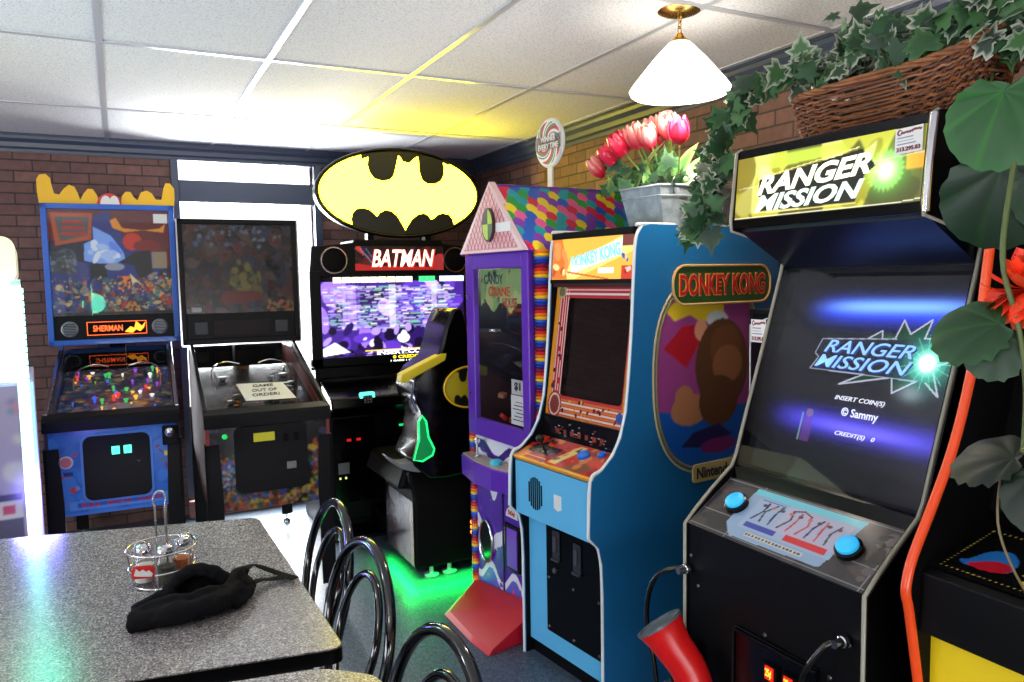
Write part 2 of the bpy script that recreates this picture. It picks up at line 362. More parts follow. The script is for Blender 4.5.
# ------------------------------------------------------------------ pinball machines
def pinball(name_label, P, rz, sc_, cab_m, front_m, kind, label, group='pinball machines by the store front'):
    t = E('pinball_machine', label, 'pinball machine', P, rz, group)
    w = .272
    # cabinet body: sides slope up to the back
    side = [(0, .48), (0, .90), (.93, 1.16), (1.28, 1.16), (1.28, .48 + .1), (.6, .48)]
    for s in (-1, 1):
        MB().prism(side, FR((s * w - .009, 0, 0), (0, 1, 0), (0, 0, 1)), 0, .018).build('side_panel', cab_m, t)
    MB().box(-w + .009, w - .009, .0, .018, .48, .9).build('front_panel', front_m, t)
    MB().box(-w + .009, w - .009, .02, 1.27, .50, .52).box(-w + .009, w - .009, 1.26, 1.28, .5, 1.16).build('cabinet_floor', BLACKM, t)
    # legs
    for sx in (-1, 1):
        for y0, zt in ((-.012, .80), (1.25, .80)):
            x = sx * (w + .004)
            m = MB().prism([(x - sx * .055, .0 + .06), (x - sx * .02, .06), (x, .06), (x + sx * .012, zt), (x - sx * .05, zt), (x - sx * .06, .52)], FR((0, y0, 0), (1, 0, 0), (0, 0, 1)), -.012, .0)
            m.prism([(y0 + .012, .06), (y0 + .045, .06), (y0 + .06, .52), (y0 + .055, zt), (y0, zt), (y0, .5)], FR((x + (sx * .006), 0, 0), (0, 1, 0), (0, 0, 1)), -.006, .006)
            lg = m.build('leg', BLACK, t)
            MB().lathe([(.006, .03), (.006, .08)], (x - sx * .025, y0 + .02, 0), 8).lathe([(.022, 0), (.022, .012), (.012, .03), (.0, .03)], (x - sx * .025, y0 + .02, 0), 12).build('leveler', CHROME, lg, smooth=40)
    # lockdown bar, rails, glass
    MB().prism([(-.02, .875), (-.02, .925), (-.01, .94), (.06, .955), (.06, .93), (.0, .9)], FR((-w - .015, 0, 0), (0, 1, 0), (0, 0, 1)), 0, 2 * w + .03).build('lockdown_bar', BLACK, t, bevel=.003)
    for s in (-1, 1):
        MB().prism([(.04, .90), (.04, .955), (.93, 1.205), (.93, 1.15)], FR((s * (w + .004) - .008, 0, 0), (0, 1, 0), (0, 0, 1)), 0, .016).build('side_rail', CHROME if kind == 1 else BLACK, t, bevel=.002)
    gl = MB().add([(-w + .01, .05, .945), (w - .01, .05, .945), (w - .01, .93, 1.192), (-w + .01, .93, 1.192)], [(0, 1, 2, 3)]).build('playfield_glass', PANE, t)
    L = math.hypot(.9, .2)
    pf = FR((-w + .015, .04, .86), (1, 0, 0), (0, .9, .2))
    def d1(c):
        c.fill((60, 64, 80)); c.blobs(420, [(70, 90, 120), (130, 70, 60), (180, 150, 80), (40, 60, 110), (120, 120, 130), (90, 40, 90), (30, 90, 90)], .006, .03, 3)
        c.blobs(60, [(240, 220, 160), (220, 60, 60), (250, 200, 80)], .004, .012, 4); c.rect(.05, .5, 0, .12, (110, 120, 150), .6); c.ell(.27, .25, .12, .1, (150, 150, 170), .5); c.blur(2)
    def d2(c):
        c.fill((14, 14, 17)); c.blobs(160, [(40, 34, 30), (60, 30, 22), (26, 36, 50), (90, 60, 30), (20, 20, 24), (50, 50, 54)], .01, .05, 9); c.blobs(20, [(190, 110, 50), (150, 120, 50)], .005, .014, 5, (.1, .45, .3, .6))
        c.rect(.03, .5, .012, .035, (190, 170, 40))
    pfo = art('playfield', t, pf, .53, L, 90, 150, d1 if kind == 1 else d2, ARTG)
    g = random.Random(kind)
    for k in range(44 if kind == 1 else 12):                       # bumpers, posts and lamps on the playfield
        x, y = g.uniform(.05, .48), g.uniform(.22, .85); q = pf @ Vector((x, y, .0)); r = g.uniform(.004, .013) if kind == 1 else g.uniform(.008, .03); h = g.uniform(.008, .03)
        c = g.choice([(230, 60, 50), (250, 190, 70), (250, 190, 70), (250, 190, 70), (240, 240, 230), (240, 240, 230), (60, 90, 220), (140, 60, 200), (60, 180, 90)])
        MB().lathe([(r * .6, 0), (r * .6, h * .6), (r, h * .62), (r, h), (r * .5, h * 1.15), (0, h * 1.15)], tuple(q), 12).build('bumper', LAMPS[c] if kind == 1 else STEEL, pfo, smooth=40)
    for s in (-1, 1):
        a = pf @ Vector((.265 + s * .13, .17, .02)); b = pf @ Vector((.265 + s * .035, .115, .02))
        MB().tube([a, b], [.014, .008], 10).build('flipper', BLACKM if kind == 2 else STEEL, pfo, smooth=40)
    for s in (-1, 1):
        pts = [pf @ Vector((.265 + s * x, y, z)) for x, y, z in ((.2, .5, .02), (.21, .6, .05), (.19, .72, .07), (.12, .8, .07), (.05, .78, .06))]
        MB().tube(smoothpath(pts, 5), .004, 6).build('wire_ramp', CHROME, pfo, smooth=40)
    # back box
    y0 = .93; bw = .336 if kind == 1 else .325; z0, z1 = (1.205, 1.995) if kind == 1 else (1.195, 1.90)
    fm = PBLUE if kind == 1 else BLACK
    fr = MB().box(-bw, bw, y0 + .02, y0 + .25, z0, z0 + .02).box(-bw, bw, y0, y0 + .25, z1 - .03, z1).box(-bw, -bw + .03, y0, y0 + .25, z0, z1).box(bw - .03, bw, y0, y0 + .25, z0, z1).box(-bw, bw, y0 + .23, y0 + .25, z0, z1).box(-bw, bw, y0, y0 + .1, z0, z0 + .03)
    fr.build('backbox', fm, t, bevel=.003)
    if kind == 2:
        for s in (-1, 1): MB().box(s * bw - .004 if s > 0 else -bw - .004, s * bw + .004 if s > 0 else -bw + .004, y0 - .004, y0 + .003, z0, z1).build('chrome_edge', CHROME, t)
        MB().box(-bw, bw, y0 - .004, y0 + .003, z0 - .008, z0 + .0).build('chrome_edge', CHROME, t)
    iw = 2 * bw - .06; zs = z0 + (.165 if kind == 1 else .175)
    MB().box(-bw + .03, bw - .03, y0 + .018, y0 + .03, z0 + .03, zs).build('speaker_panel', BLACK, t)
    MB().box(-.04, .04, y0 + .1, y0 + .25, .9, z0).build('backbox_mount', BLACKM, t)
    return t, y0, bw, z0, z1, iw, zs
LAMPS = {c: mat('lamp_plastic_%d' % i, c, .3, emit=c, es=.9) for i, c in enumerate([(230, 60, 50), (250, 190, 70), (240, 240, 230), (60, 90, 220), (140, 60, 200), (60, 180, 90)])}

def front1(c):
    c.fill((52, 116, 206)); c.blobs(50, [(60, 128, 214), (44, 104, 196)], .02, .06, 2)
    c.blobs(12, [(190, 60, 70), (120, 150, 210)], .006, .016, 7, (.0, .12, .05, .3)); c.blobs(10, [(120, 60, 110), (90, 110, 160)], .01, .02, 8, (.44, .54, .1, .3))
    c.rect(.02, .54, .0, .012, (70, 130, 220)); c.rect(.07, .49, .025, .065, (90, 150, 225)); c.rect(.1, .46, .035, .056, (52, 90, 190))
    g = random.Random(5)
    for k in range(13):
        x = .12 + k * .026
        if k not in (3, 8): c.rect(x, x + .017, .037, .054, (190, 52, 80))
    c.blur(1); c.rect(.475, .53, .24, .262, (230, 210, 40)); c.rect(.53, .545, .24, .262, (190, 50, 50)); c.rect(.05, .09, .19, .205, (30, 60, 130))
def blobsfront2(c):
    c.fill((18, 17, 22)); pal = [(40, 70, 140), (60, 110, 180), (150, 50, 30), (190, 90, 40), (200, 170, 60), (30, 90, 60), (24, 24, 30), (90, 40, 30)]
    c.blobs(90, pal, .008, .03, 12, (0, .56, 0, .07)); c.blobs(60, pal, .008, .028, 13, (0, .1, .05, .27)); c.blobs(70, pal, .008, .028, 14, (.46, .56, .05, .3)); c.blobs(20, [(70, 64, 90), (44, 40, 60)], .01, .03, 15, (0, .56, .3, .42))
    c.blobs(18, [(120, 180, 230), (200, 220, 240)], .005, .013, 19, (.05, .09, .1, .22))
    c.blobs(260, pal, .003, .009, 23, (0, .56, 0, .075)); c.blobs(160, pal, .003, .009, 24, (0, .1, .05, .25)); c.blobs(160, pal, .003, .009, 25, (.46, .56, .05, .28)); c.blur(3); c.grain(.3); c.a *= .55

# machine 1
t, y0, bw, z0, z1, iw, zs = pinball('', (-.06, 4.0, 0), -1.8, 1, mat('purple_black_side', (30, 26, 60), .4), PBLUE, 1, 'bright blue pinball machine with yellow wavy topper and lit orange score display')
art('front_art', t, FY(-.265, -.001, .48), .53, .41, 150, 110, front1, ARTG)
dr = MB().prism(rrect(-.13, .15, .545, .845, .035), FY(0, -.004, 0), -.002, .01).build('coin_door', BLACK, t, bevel=.002)
MB().prism(rrect(-.14, .16, .535, .855, .04), FY(0, -.004, 0), -.004, .006).build('door_frame', mat('door_frame_blue', (70, 134, 220), .3), dr)
GL = mat('green_led', (60, 240, 190), .3, emit=(70, 250, 190), es=3.)
for x in (.005, .055):
    MB().box(x - .016, x + .016, -.024, -.012, .755, .79).build('coin_slot_light', GL, dr)
    text('digit', '0', FY(x, -.0245, .772), .014, .022, mat('dark_green', (10, 90, 70), .4), dr)
MB().lathe([(.012, 0), (.012, .006), (.0, .006)], (.1, -.014, .71), 12, M=None).build('lock', STEEL, dr)
MB().prism(arc(0, 0, .03, 0, 360, 24)[:-1], FY(-.20, -.004, .735), -.002, .008).build('button_bezel', CHROME, t)
MB().prism(arc(0, 0, .022, 0, 360, 24)[:-1], FY(-.20, -.006, .735), 0, .012).build('start_button', mat('red_white_button', (190, 90, 110), .3), t, bevel=.002)
pl = MB().box(.205, .275, -.03, -.0, .775, .865).build('plunger_housing', BLACK, t, bevel=.004)
MB().lathe([(.0, -.0), (.012, 0), (.022, .012), (.022, .022), (.012, .03), (.0, .03)], (0, 0, 0), 16, M=FR((.237, -.04, .84), (1, 0, 0), (0, 0, 1))).build('plunger_knob', CHROME, pl, smooth=40)
MB().tube([(.237, -.045, .84), (.237, -.0, .84)], .006, 8).build('plunger_rod', CHROME, pl)
def bg1(c):        # plain coloured collage in place of the cartoon backglass
    W, H = c.w, c.h
    c.fill((18, 26, 70)); c.poly([(0, H), (W, H), (W, H * .45), (W * .8, H * .62), (W * .55, H * .8), (W * .3, H * .82), (0, H * .7)], (120, 18, 30))
    c.poly([(W * .35, H * .93), (W * .48, H), (W * .6, H * .75), (W * .9, H * .6), (W, H * .2), (0, 0), (0, H * .55), (W * .3, H * .5)], (22, 62, 150))
    c.poly([(W * .02, H * .97), (W * .36, H * .97), (W * .34, H * .72), (W * .05, H * .66)], (196, 104, 40)); c.poly([(W * .055, H * .93), (W * .33, H * .93), (W * .31, H * .76), (W * .09, H * .7)], (104, 110, 110))
    for k in range(3): c.rect(W * (.1 + .01 * k), W * (.3 - .01 * k), H * (.76 + .055 * k), H * (.785 + .055 * k), (200, 46, 34))
    c.poly([(W * .27, H * .52), (W * .28, H * .68), (W * .36, H * .72), (W * .36, H * .84), (W * .5, H * .76), (W * .6, H * .6), (W * .62, H * .5), (W * .4, H * .49)], (150, 190, 255))
    c.blobs(12, [(190, 215, 255), (120, 160, 250), (230, 240, 255)], .015, .045, 31, (W * .3, W * .56, H * .52, H * .72))
    c.ell(W * .68, H * .70, .05, .05, (214, 70, 30)); c.ell(W * .80, H * .66, .07, .035, (150, 30, 34))
    c.poly([(W * .5, H * .9), (W * .55, H * .93), (W * .6, H * .83), (W * .95, H * .79), (W * .97, H * .88), (W * .92, H * .83), (W * .62, H * .79), (W * .52, H * .83)], (238, 170, 40))
    c.poly([(W * .55, H * .5), (W * .7, H * .6), (W * .82, H * .62), (W * .84, H * .4), (W * .72, H * .34), (W * .68, H * .48)], (14, 16, 30)); c.rect(W * .84, W * .97, H * .44, H * .6, (170, 156, 130))
    c.ell(W * .13, H * .55, .05, .05, (94, 110, 124)); c.ell(W * .1, H * .45, .05, .03, (80, 96, 104)); c.poly([(W * .32, H * .35), (W * .32, H * .49), (W * .44, H * .49), (W * .46, H * .35)], (16, 16, 24)); c.ell(W * .52, H * .46, .05, .022, (170, 176, 190))
    c.rect(W * .54, W * .64, H * .24, H * .37, (240, 150, 30)); c.poly([(W * .64, H * .4), (W * .66, H * .28), (W * .78, H * .24), (W * .7, H * .33)], (236, 220, 180))
    pal = [(190, 60, 40), (210, 160, 50), (60, 120, 150), (90, 130, 120), (200, 190, 150), (30, 60, 130), (120, 60, 50), (20, 24, 40), (160, 150, 140)]
    c.blobs(230, pal, .006, .024, 21, (0, W, 0, H * .34)); c.blobs(30, pal, .01, .025, 22, (W * .8, W, H * .1, H * .4)); c.blobs(420, pal, .003, .009, 26, (0, W, 0, H * .36)); c.blobs(60, [(60, 70, 84), (30, 40, 60), (140, 150, 160)], .005, .015, 27, (0, W * .2, H * .4, H * .62)); c.blur(1); c.a = c.a ** 1.35; c.rect(W * .87, W * .985, H * .88, H * .97, (232, 238, 236)); c.rect(0, W, 0, H * .03, (10, 12, 20))
art('backglass', t, FY(-iw / 2, y0 + .03, zs), iw, z1 - .03 - zs, 200, 180, bg1, attr_mat('lit_backglass', .6, .62))
MB().box(-iw / 2, iw / 2, y0 + .012, y0 + .015, zs, z1 - .03).build('backglass_pane', PANE, t)
for x in (-.23, .23):
    sp = MB().lathe([(.044, 0), (.044, .006), (.036, .008), (.034, .004), (.0, .004)], (0, 0, 0), 24, M=FY(x, y0 + .018, z0 + .09)).build('speaker', STEEL, t, smooth=30)
    gm = MB()
    for k in range(-3, 4): gm.box(-.03, .03, k * .009 - .002, k * .009 + .002, .004, .007, M=FY(x, y0 + .018, z0 + .09))
    gm.build('speaker_grille', BLACKM, sp)
OD = mat('orange_display', (255, 110, 40), .4, emit=(255, 96, 34), es=2.2)
dp = MB().box(-.145, .16, y0 + .008, y0 + .018, z0 + .052, z0 + .128).build('score_display', BLACKM, t)
MB().box(-.145, .16, y0 + .004, y0 + .009, z0 + .052, z0 + .055).box(-.145, .16, y0 + .004, y0 + .009, z0 + .125, z0 + .128).box(-.145, -.142, y0 + .004, y0 + .009, z0 + .052, z0 + .128).box(.157, .16, y0 + .004, y0 + .009, z0 + .052, z0 + .128).build('display_border', OD, dp)
text('display_lettering', 'SHERMAN', FY(-.04, y0 + .007, z0 + .09), .15, .034, OD, dp, bold=.012)
MB().prism([(0, 0), (.03, .03), (.05, .02), (.06, .06), (.09, .03), (.11, .055), (.1, .02), (.08, .0), (.06, .012), (.04, -.008)], FY(.045, y0 + .007, z0 + .066), 0, .002).build('display_graphic', mat('yellow_display', (255, 170, 40), .4, emit=(255, 160, 30), es=2.), dp)
# wavy yellow topper
tp = [(-.34, 0), (-.345, .06), (-.345, .13), (-.33, .155), (-.3, .16), (-.28, .14), (-.275, .1), (-.265, .055), (-.24, .05), (-.215, .085), (-.19, .105), (-.165, .095), (-.15, .06), (-.14, .022), (-.12, .06), (-.1, .085), (-.075, .085), (-.055, .05), (-.045, 0)]
MB().prism(tp, FY(0, y0 + .03, z1), 0, .006).build('topper_plaque', YEL2, t)
tq = [(.06, 0), (.07, .05), (.09, .075), (.115, .075), (.13, .045), (.148, .028), (.17, .075), (.2, .085), (.225, .07), (.245, .035), (.275, .035), (.288, .1), (.3, .13), (.325, .13), (.345, .1), (.345, .04), (.34, 0)]
MB().prism(tq, FY(0, y0 + .03, z1), 0, .006).build('topper_plaque', YEL2, t)
MB().prism(arc(.005, 0, .062, 0, 180, 14), FY(0, y0 + .035, z1), 0, .03).build('topper_dome', mat('topper_red_white', (206, 60, 54), .4), t)
MB().prism(arc(-.012, .0, .028, 0, 180, 10, .048), FY(0, y0 + .004, z1), 0, .003).prism(arc(.03, .0, .026, 0, 180, 10, .048), FY(0, y0 + .004, z1), 0, .003).build('dome_patch', WHITE, t)

# machine 2
t, y0, bw, z0, z1, iw, zs = pinball('', (.594, 3.7, 0), -1.6, 1, BROWN, BLACK, 2, 'dark unlit pinball machine with a white out of order notice on its glass')
art('front_art', t, FY(-.265, -.001, .48), .53, .41, 150, 110, blobsfront2, ARTG)
dr = MB().prism(rrect(-.16, .17, .56, .875, .035), FY(0, -.004, 0), -.002, .01).build('coin_door', BLACK, t, bevel=.002)
MB().box(-.075, .02, -.02, -.013, .80, .84).build('yellow_sticker', mat('sticker_yellow', (214, 204, 40), .5), dr)
for x in (.07, .12): MB().box(x - .012, x + .012, -.021, -.013, .79, .825).build('coin_slot', BLACKM, dr)
MB().box(.07, .115, -.02, -.013, .655, .69).build('coin_return', STEEL, dr, bevel=.002)
MB().lathe([(.012, 0), (.012, .008), (0, .01)], (0, 0, 0), 14, M=FY(-.20, -.002, .835)).build('green_button', mat('green_button', (30, 200, 90), .3, emit=(30, 200, 90), es=.7), t)
def bg2(c):
    W, H = c.w, c.h
    c.fill((34, 30, 40)); c.blobs(420, [(56, 30, 30), (36, 40, 60), (70, 46, 34), (26, 24, 34), (84, 66, 60), (44, 54, 76), (30, 28, 30), (90, 40, 34)], .01, .04, 41)
    c.blobs(60, [(110, 120, 140), (80, 100, 130)], .004, .014, 44, (W * .1, W * .9, H * .75, H)); c.blobs(26, [(120, 112, 50), (96, 100, 50)], .01, .03, 42, (W * .42, W * .7, H * .25, H * .6))
    c.poly([(W * .3, H * .12), (W * .34, H * .25), (W * .68, H * .24), (W * .7, H * .14), (W * .5, H * .1)], (110, 26, 24)); c.a *= .62; c.rect(W * .05, W * .14, H * .02, H * .07, (150, 150, 150))
    c.blobs(22, [(150, 80, 60), (120, 100, 60)], .006, .02, 43, (W * .75, W, 0, H * .12)); c.blur(3); c.grain(.25)
art('backglass', t, FY(-iw / 2, y0 + .02, zs), iw, z1 - .03 - zs, 170, 150, bg2, ARTG)
MB().box(-iw / 2, iw / 2, y0 + .008, y0 + .011, zs, z1 - .03).build('backglass_pane', PANE, t)
for x in (-.22, .22): MB().box(x - .035, x + .035, y0 + .012, y0 + .018, z0 + .055, z0 + .125).build('speaker', mat('grey_grille', (44, 46, 50), .5), t, bevel=.003)
MB().box(-.15, .15, y0 + .012, y0 + .018, z0 + .05, z0 + .13).build('score_display', mat('dead_display', (22, 10, 12), .4, spec=.2), t)
pp = MB().add([(-.075, .13, .9705), (.155, .115, .966), (.11, .33, 1.0265), (-.11, .33, 1.0265)], [(0, 1, 2, 3)])
pap = E('paper_notice', 'white paper notice reading game out of order, on the dark pinball glass', 'notice', (.594, 3.7, .004), -1.6)
G = MB().prism([(0, 0), (.235, -.012), (.2, .2), (-.022, .215)], FR((-.085, .13, .9695), (1, 0, 0), (0, .9, .2525)), 0, .0015).build('paper', WHITE, pap)
INK = mat('printed_ink', (40, 42, 50), .6)
for k, s in enumerate(('GAME', 'OUT OF', 'ORDER!')):
    text('lettering', s, FR((.016, .13 + .165 - k * .055, .9695 + (.165 - k * .055) * .28 + .002), (1, 0, 0), (0, .9, .2525)), (.1, .12, .13)[k], .034, INK, pap, bold=.02)

# ------------------------------------------------------------------ lit prize crane at the far left
t = E('prize_crane', 'white prize crane with glowing cyan and violet light strip, cut by the left edge', 'claw machine', (-.29, 3.2, 0), 5)
wp = mat('crane_white', (232, 232, 236), .35)
MB().box(-.72, -.0, .0, .62, .03, 1.2).build('cabinet', mat('crane_lilac', (186, 170, 226), .4), t, bevel=.004)
MB().prism(rrect(-.73, -.03, 1.55, 1.715, .04), FY(0, -.005, 0), -.62, .01).build('canopy', mat('cream_canopy', (238, 232, 190), .35, emit=(240, 235, 200), es=.35), t)
for x in (-.71, -.045): MB().box(x - .02, x + .02, .0, .04, 1.2, 1.55).build('corner_post', wp, t)
for x in (-.71, -.045): MB().box(x - .02, x + .02, .58, .62, 1.2, 1.55).build('corner_post', wp, t)
MB().box(-.69, -.065, .58, .60, 1.2, 1.55).build('back_panel', mat('crane_back_white', (235, 235, 240), .5, emit=(230, 235, 255), es=.9), t)
MB().box(-.69, -.065, .015, .02, 1.2, 1.55).build('front_glass', PANE, t)
def cf(c):
    c.fill((196, 186, 236)); c.blobs(60, [(220, 150, 200), (120, 150, 230), (240, 240, 250), (90, 170, 190), (160, 120, 220)], .02, .07, 55); c.blobs(60, [(200, 120, 180), (110, 130, 210), (240, 240, 250), (90, 160, 190)], .01, .04, 56, (.2, .68, .7, 1.1)); c.blur(2); c.rect(.5, .66, .45, .75, (40, 34, 90)); c.rect(.56, .66, .66, .72, (240, 236, 250)); c.rect(.6, .64, .67, .71, (230, 60, 70))
art('front_art', t, FY(-.72, -.003, .06), .68, 1.13, 90, 140, cf, attr_mat('crane_print', .35, .35))
MB().box(-.34, -.06, -.03, .0, .50, .60).build('control_panel', mat('lilac_panel', (150, 130, 220), .4), t, bevel=.006)
g = random.Random(3)
for k in range(14):
    MB().ell((g.uniform(-.6, -.12), g.uniform(.1, .5), .1 + 1.14 + g.uniform(0, .08)), .05, .05, .045, 12, 8).build('prize', [RED, PBLUE, YEL2, WHITE, PURPLE][k % 5], t, smooth=180)
MB().box(-.05, -.02, -.012, -.0, .05, 1.56).box(-.4, -.02, -.012, 0, 1.545, 1.565).build('strip_channel', wp, t)
ls = MB(); N = 64
for k in range(N):
    z = .07 + k * (1.47 / N); u = k / N
    c = (.35 + .5 * max(0, .5 - u), .75 - .35 * max(0, .45 - u) * 2, 1.) if u < .5 else (.25, 1., .8)
    ls.box(-.045, -.014, -.022, -.010, z, z + .017, col=(*c, 1))
o = ls.build('led_strip', attr_mat('led_strip', .3, 9.), t)

# ------------------------------------------------------------------ racing simulator with the lit oval sign
t = E('racing_game', 'black sit-down racing game with glowing yellow bat oval sign on top', 'arcade machine', (1.53, 4.65, 0), 0)
hx = .5
MB().box(-.5, .5, .0, .45, .0, 1.02).box(-.47, .47, -.05, .0, .06, .95).build('pedestal', BLACK, t, bevel=.01)
MB().box(-.52, .52, .02, .4, 1.0, 1.57).box(-.52, -.455, -.03, .02, 1.02, 1.6).box(.48, .52, -.03, .02, 1.02, 1.6).box(-.52, .52, -.03, .02, 1.02, 1.075).build('monitor_housing', BLACK, t, bevel=.006)
MB().prism([(-.52, 1.56), (-.5, 1.75), (-.25, 1.77), (-.24, 1.79), (.33, 1.79), (.34, 1.77), (.5, 1.75), (.52, 1.56)], FY(0, .3, 0), 0, .32).build('header', BLACK, t, bevel=.006)
for x in (-.37, .42):
    s = MB().shell([(.078, 0), (.082, .012), (.074, .012)], (0, 0, 0), 28, M=FY(x, -.02, 1.665)).build('speaker_ring', CHROME, t, smooth=30)
    MB().lathe([(.072, 0), (.06, .004), (0, -.0)], (0, 0, 0), 24, M=FY(x, -.022, 1.665)).build('speaker_cone', BLACKM, s, smooth=40)
def hd(c):
    W, H = c.w, c.h
    c.fill((26, 14, 18)); c.blobs(40, [(60, 20, 24), (20, 20, 34), (90, 26, 30), (40, 40, 60)], .01, .04, 60); c.poly([(0, 0), (0, H * .3), (W * .2, H * .2), (W, H * .12), (W, 0)], (196, 40, 40)); c.poly([(0, H * .9), (W * .1, H * .6), (W * .06, H), (W * .02, H)], (210, 50, 46))
    c.line([(W * .06, H * .9), (W * .2, H * .25)], .006, (120, 140, 190)); c.line([(W * .12, H * .9), (W * .22, H * .4)], .005, (90, 110, 170)); c.ell(W * .96, H * .3, .05, .06, (180, 50, 50))
hp = art('header_art', t, FY(-.24, -.024, 1.60), .58, .15, 120, 40, hd, attr_mat('header_print', .2, .9))
HLT = mat('header_lettering', (255, 236, 220), .3, emit=(255, 214, 190), es=2.4)
HRD = mat('header_lettering_edge', (220, 50, 40), .3, emit=(230, 60, 40), es=1.2)
text('lettering_edge', 'BATMAN', FY(.073, -.026, 1.675), .425, .115, HRD, hp, shear=.28, bold=.035, thick=.002)
text('lettering', 'BATMAN', FY(.07, -.029, 1.677), .41, .105, HLT, hp, shear=.28, bold=.015, thick=.002)
# screen
def scr(c):
    W, H = c.w, c.h; g = random.Random(77)
    c.fill((60, 34, 130)); c.blobs(60, [(90, 50, 180), (40, 20, 90), (150, 110, 230), (200, 170, 255), (30, 14, 60)], .03, .1, 61)
    for k in range(9): x = g.uniform(0, W * .95); c.rect(x, x + g.uniform(.02, .07), H * .35, H * .95, g.choice([(190, 160, 250), (230, 220, 255), (120, 90, 200), (90, 60, 170)]), .55)
    for k in range(28):
        y = H * .36 + k * H * .58 / 28; x = g.uniform(0, .08)
        while x < W * .9:
            l = g.uniform(.02, .09); c.rect(x, x + l, y, y + .006, g.choice([(240, 236, 255), (60, 40, 90), (200, 190, 240), (150, 130, 220), (120, 200, 170)]), .75); x += l + g.uniform(.005, .03)
    c.blobs(40, [(240, 236, 255), (170, 140, 240), (20, 10, 40), (40, 20, 90)], .01, .05, 62, (0, W, 0, H * .38)); c.ell(W * .55, H * .22, .04, .03, (250, 250, 255)); c.poly([(0, 0), (0, H * .14), (W * .15, H * .02), (W, H * .05), (W, 0)], (16, 10, 30)); c.poly([(0, H * .12), (W * .08, H * .2), (W * .18, H * .06), (0, H * .02)], (240, 236, 250))
    c.blur(1); c.rect(W * .28, W * .76, .028, .032, (240, 200, 60))
sp = art('screen', t, FY(-.455, -.03 + .008, 1.075), .93, .46, 230, 115, scr, AE2)
lt = MB(); g = random.Random(1)
L1 = mat('cream_lamp', (255, 244, 210), .3, emit=(255, 240, 205), es=2.2); L2 = mat('green_lamp', (90, 255, 150), .3, emit=(60, 240, 120), es=1.6); L3 = mat('blue_lamp', (200, 215, 255), .3, emit=(190, 210, 255), es=2.2)
for a, b, n, m in ((-.38, .13, 9, L1), (.17, .28, 3, L2), (.31, .48, 6, L3)):
    x = a; q = MB()
    for k in range(n): wv = (b - a) / n; q.box(x, x + wv * .86, -.032, -.024, 1.528, 1.562); x += wv
    q.build('name_light', m, t)
WL = mat('screen_white', (255, 255, 255), .3, emit=(250, 250, 255), es=2.); YLT = mat('screen_yellow', (250, 230, 60), .3, emit=(250, 225, 50), es=1.8)
text('screen_lettering', 'INSERT COINS', FY(.07, -.026, 1.09), .38, .028, WL, sp, bold=.03)
text('screen_lettering', '0 CREDIT', FY(.07, -.033, 1.058), .18, .020, YLT, sp, bold=.03)
text('screen_lettering', '1 GAME 1 CREDIT', FY(.07, -.033, 1.035), .21, .011, WL, sp, bold=.02)
# dash, wheel, keypad
MB().prism([(0, .95), (-.28, .86), (-.3, .8), (-.1, .72), (0, .7)], FR((-.48, 0, 0), (0, 1, 0), (0, 0, 1)), 0, .96).build('dashboard', BLACKG, t, bevel=.01)
kp = MB().prism(rrect(-.07, .02, 0, .085, .01), FY(-.24, -.262, .80), 0, .02).build('keypad', mat('keypad_led', (70, 250, 190), .3, emit=(90, 250, 200), es=2.2), t)
MB().prism(rrect(-.052, .004, .016, .068, .006), FY(-.24, -.283, .80), 0, .004).build('keypad_face', BLACKM, kp)
for i in range(3):
    for j in range(3): MB().box(-.287 + i * .018, -.275 + i * .018, -.292, -.287, .82 + j * .017, .832 + j * .017).build('key', STEEL, kp)
whl = MB().tube([(.12 * math.cos(a), .12 * math.sin(a), 0) for a in [2 * pi * k / 28 for k in range(28)]], .014, 8, True, M=FR((.15, -.4, .9), (1, 0, 0), (0, .35, .94))).build('steering_wheel', BLACKG, t, smooth=60)
MB().tube([(.15, -.38, .9), (.15, -.2, .86)], .025, 10).build('steering_column', BLACK, whl)
for a in (0, 120, 240): MB().tube([(0, 0, 0), (.12 * math.cos(R(a)), .12 * math.sin(R(a)), 0)], .011, 6, M=FR((.15, -.4, .9), (1, 0, 0), (0, .35, .94))).build('wheel_spoke', STEEL, whl)
cd = MB().prism(rrect(-.14, .12, 0, .52, .02), FY(-.28, -.05, .18), 0, .014).build('coin_door', BLACKG, t, bevel=.003)
DR = mat('dim_red_led', (160, 20, 16), .4, emit=(200, 24, 16), es=1.)
for x in (-.06, .0): MB().box(-.28 + x, -.255 + x, -.072, -.064, .56, .575).build('coin_light', DR, cd)
MB().box(-.40, -.33, -.072, -.064, .36, .43).build('coin_return', STEEL, cd, bevel=.003)
MB().box(-.395, -.385, -.075, -.07, .33, .342).box(-.36, -.35, -.075, -.07, .33, .342).build('indicator_light', mat('amber_led', (200, 210, 120), .3, emit=(220, 230, 120), es=1.5), cd)
MB().box(.0, .34, -.061, -.052, .62, .632).build('edge_light', mat('green_edge_led', (30, 200, 110), .3, emit=(20, 220, 110), es=1.2), t)
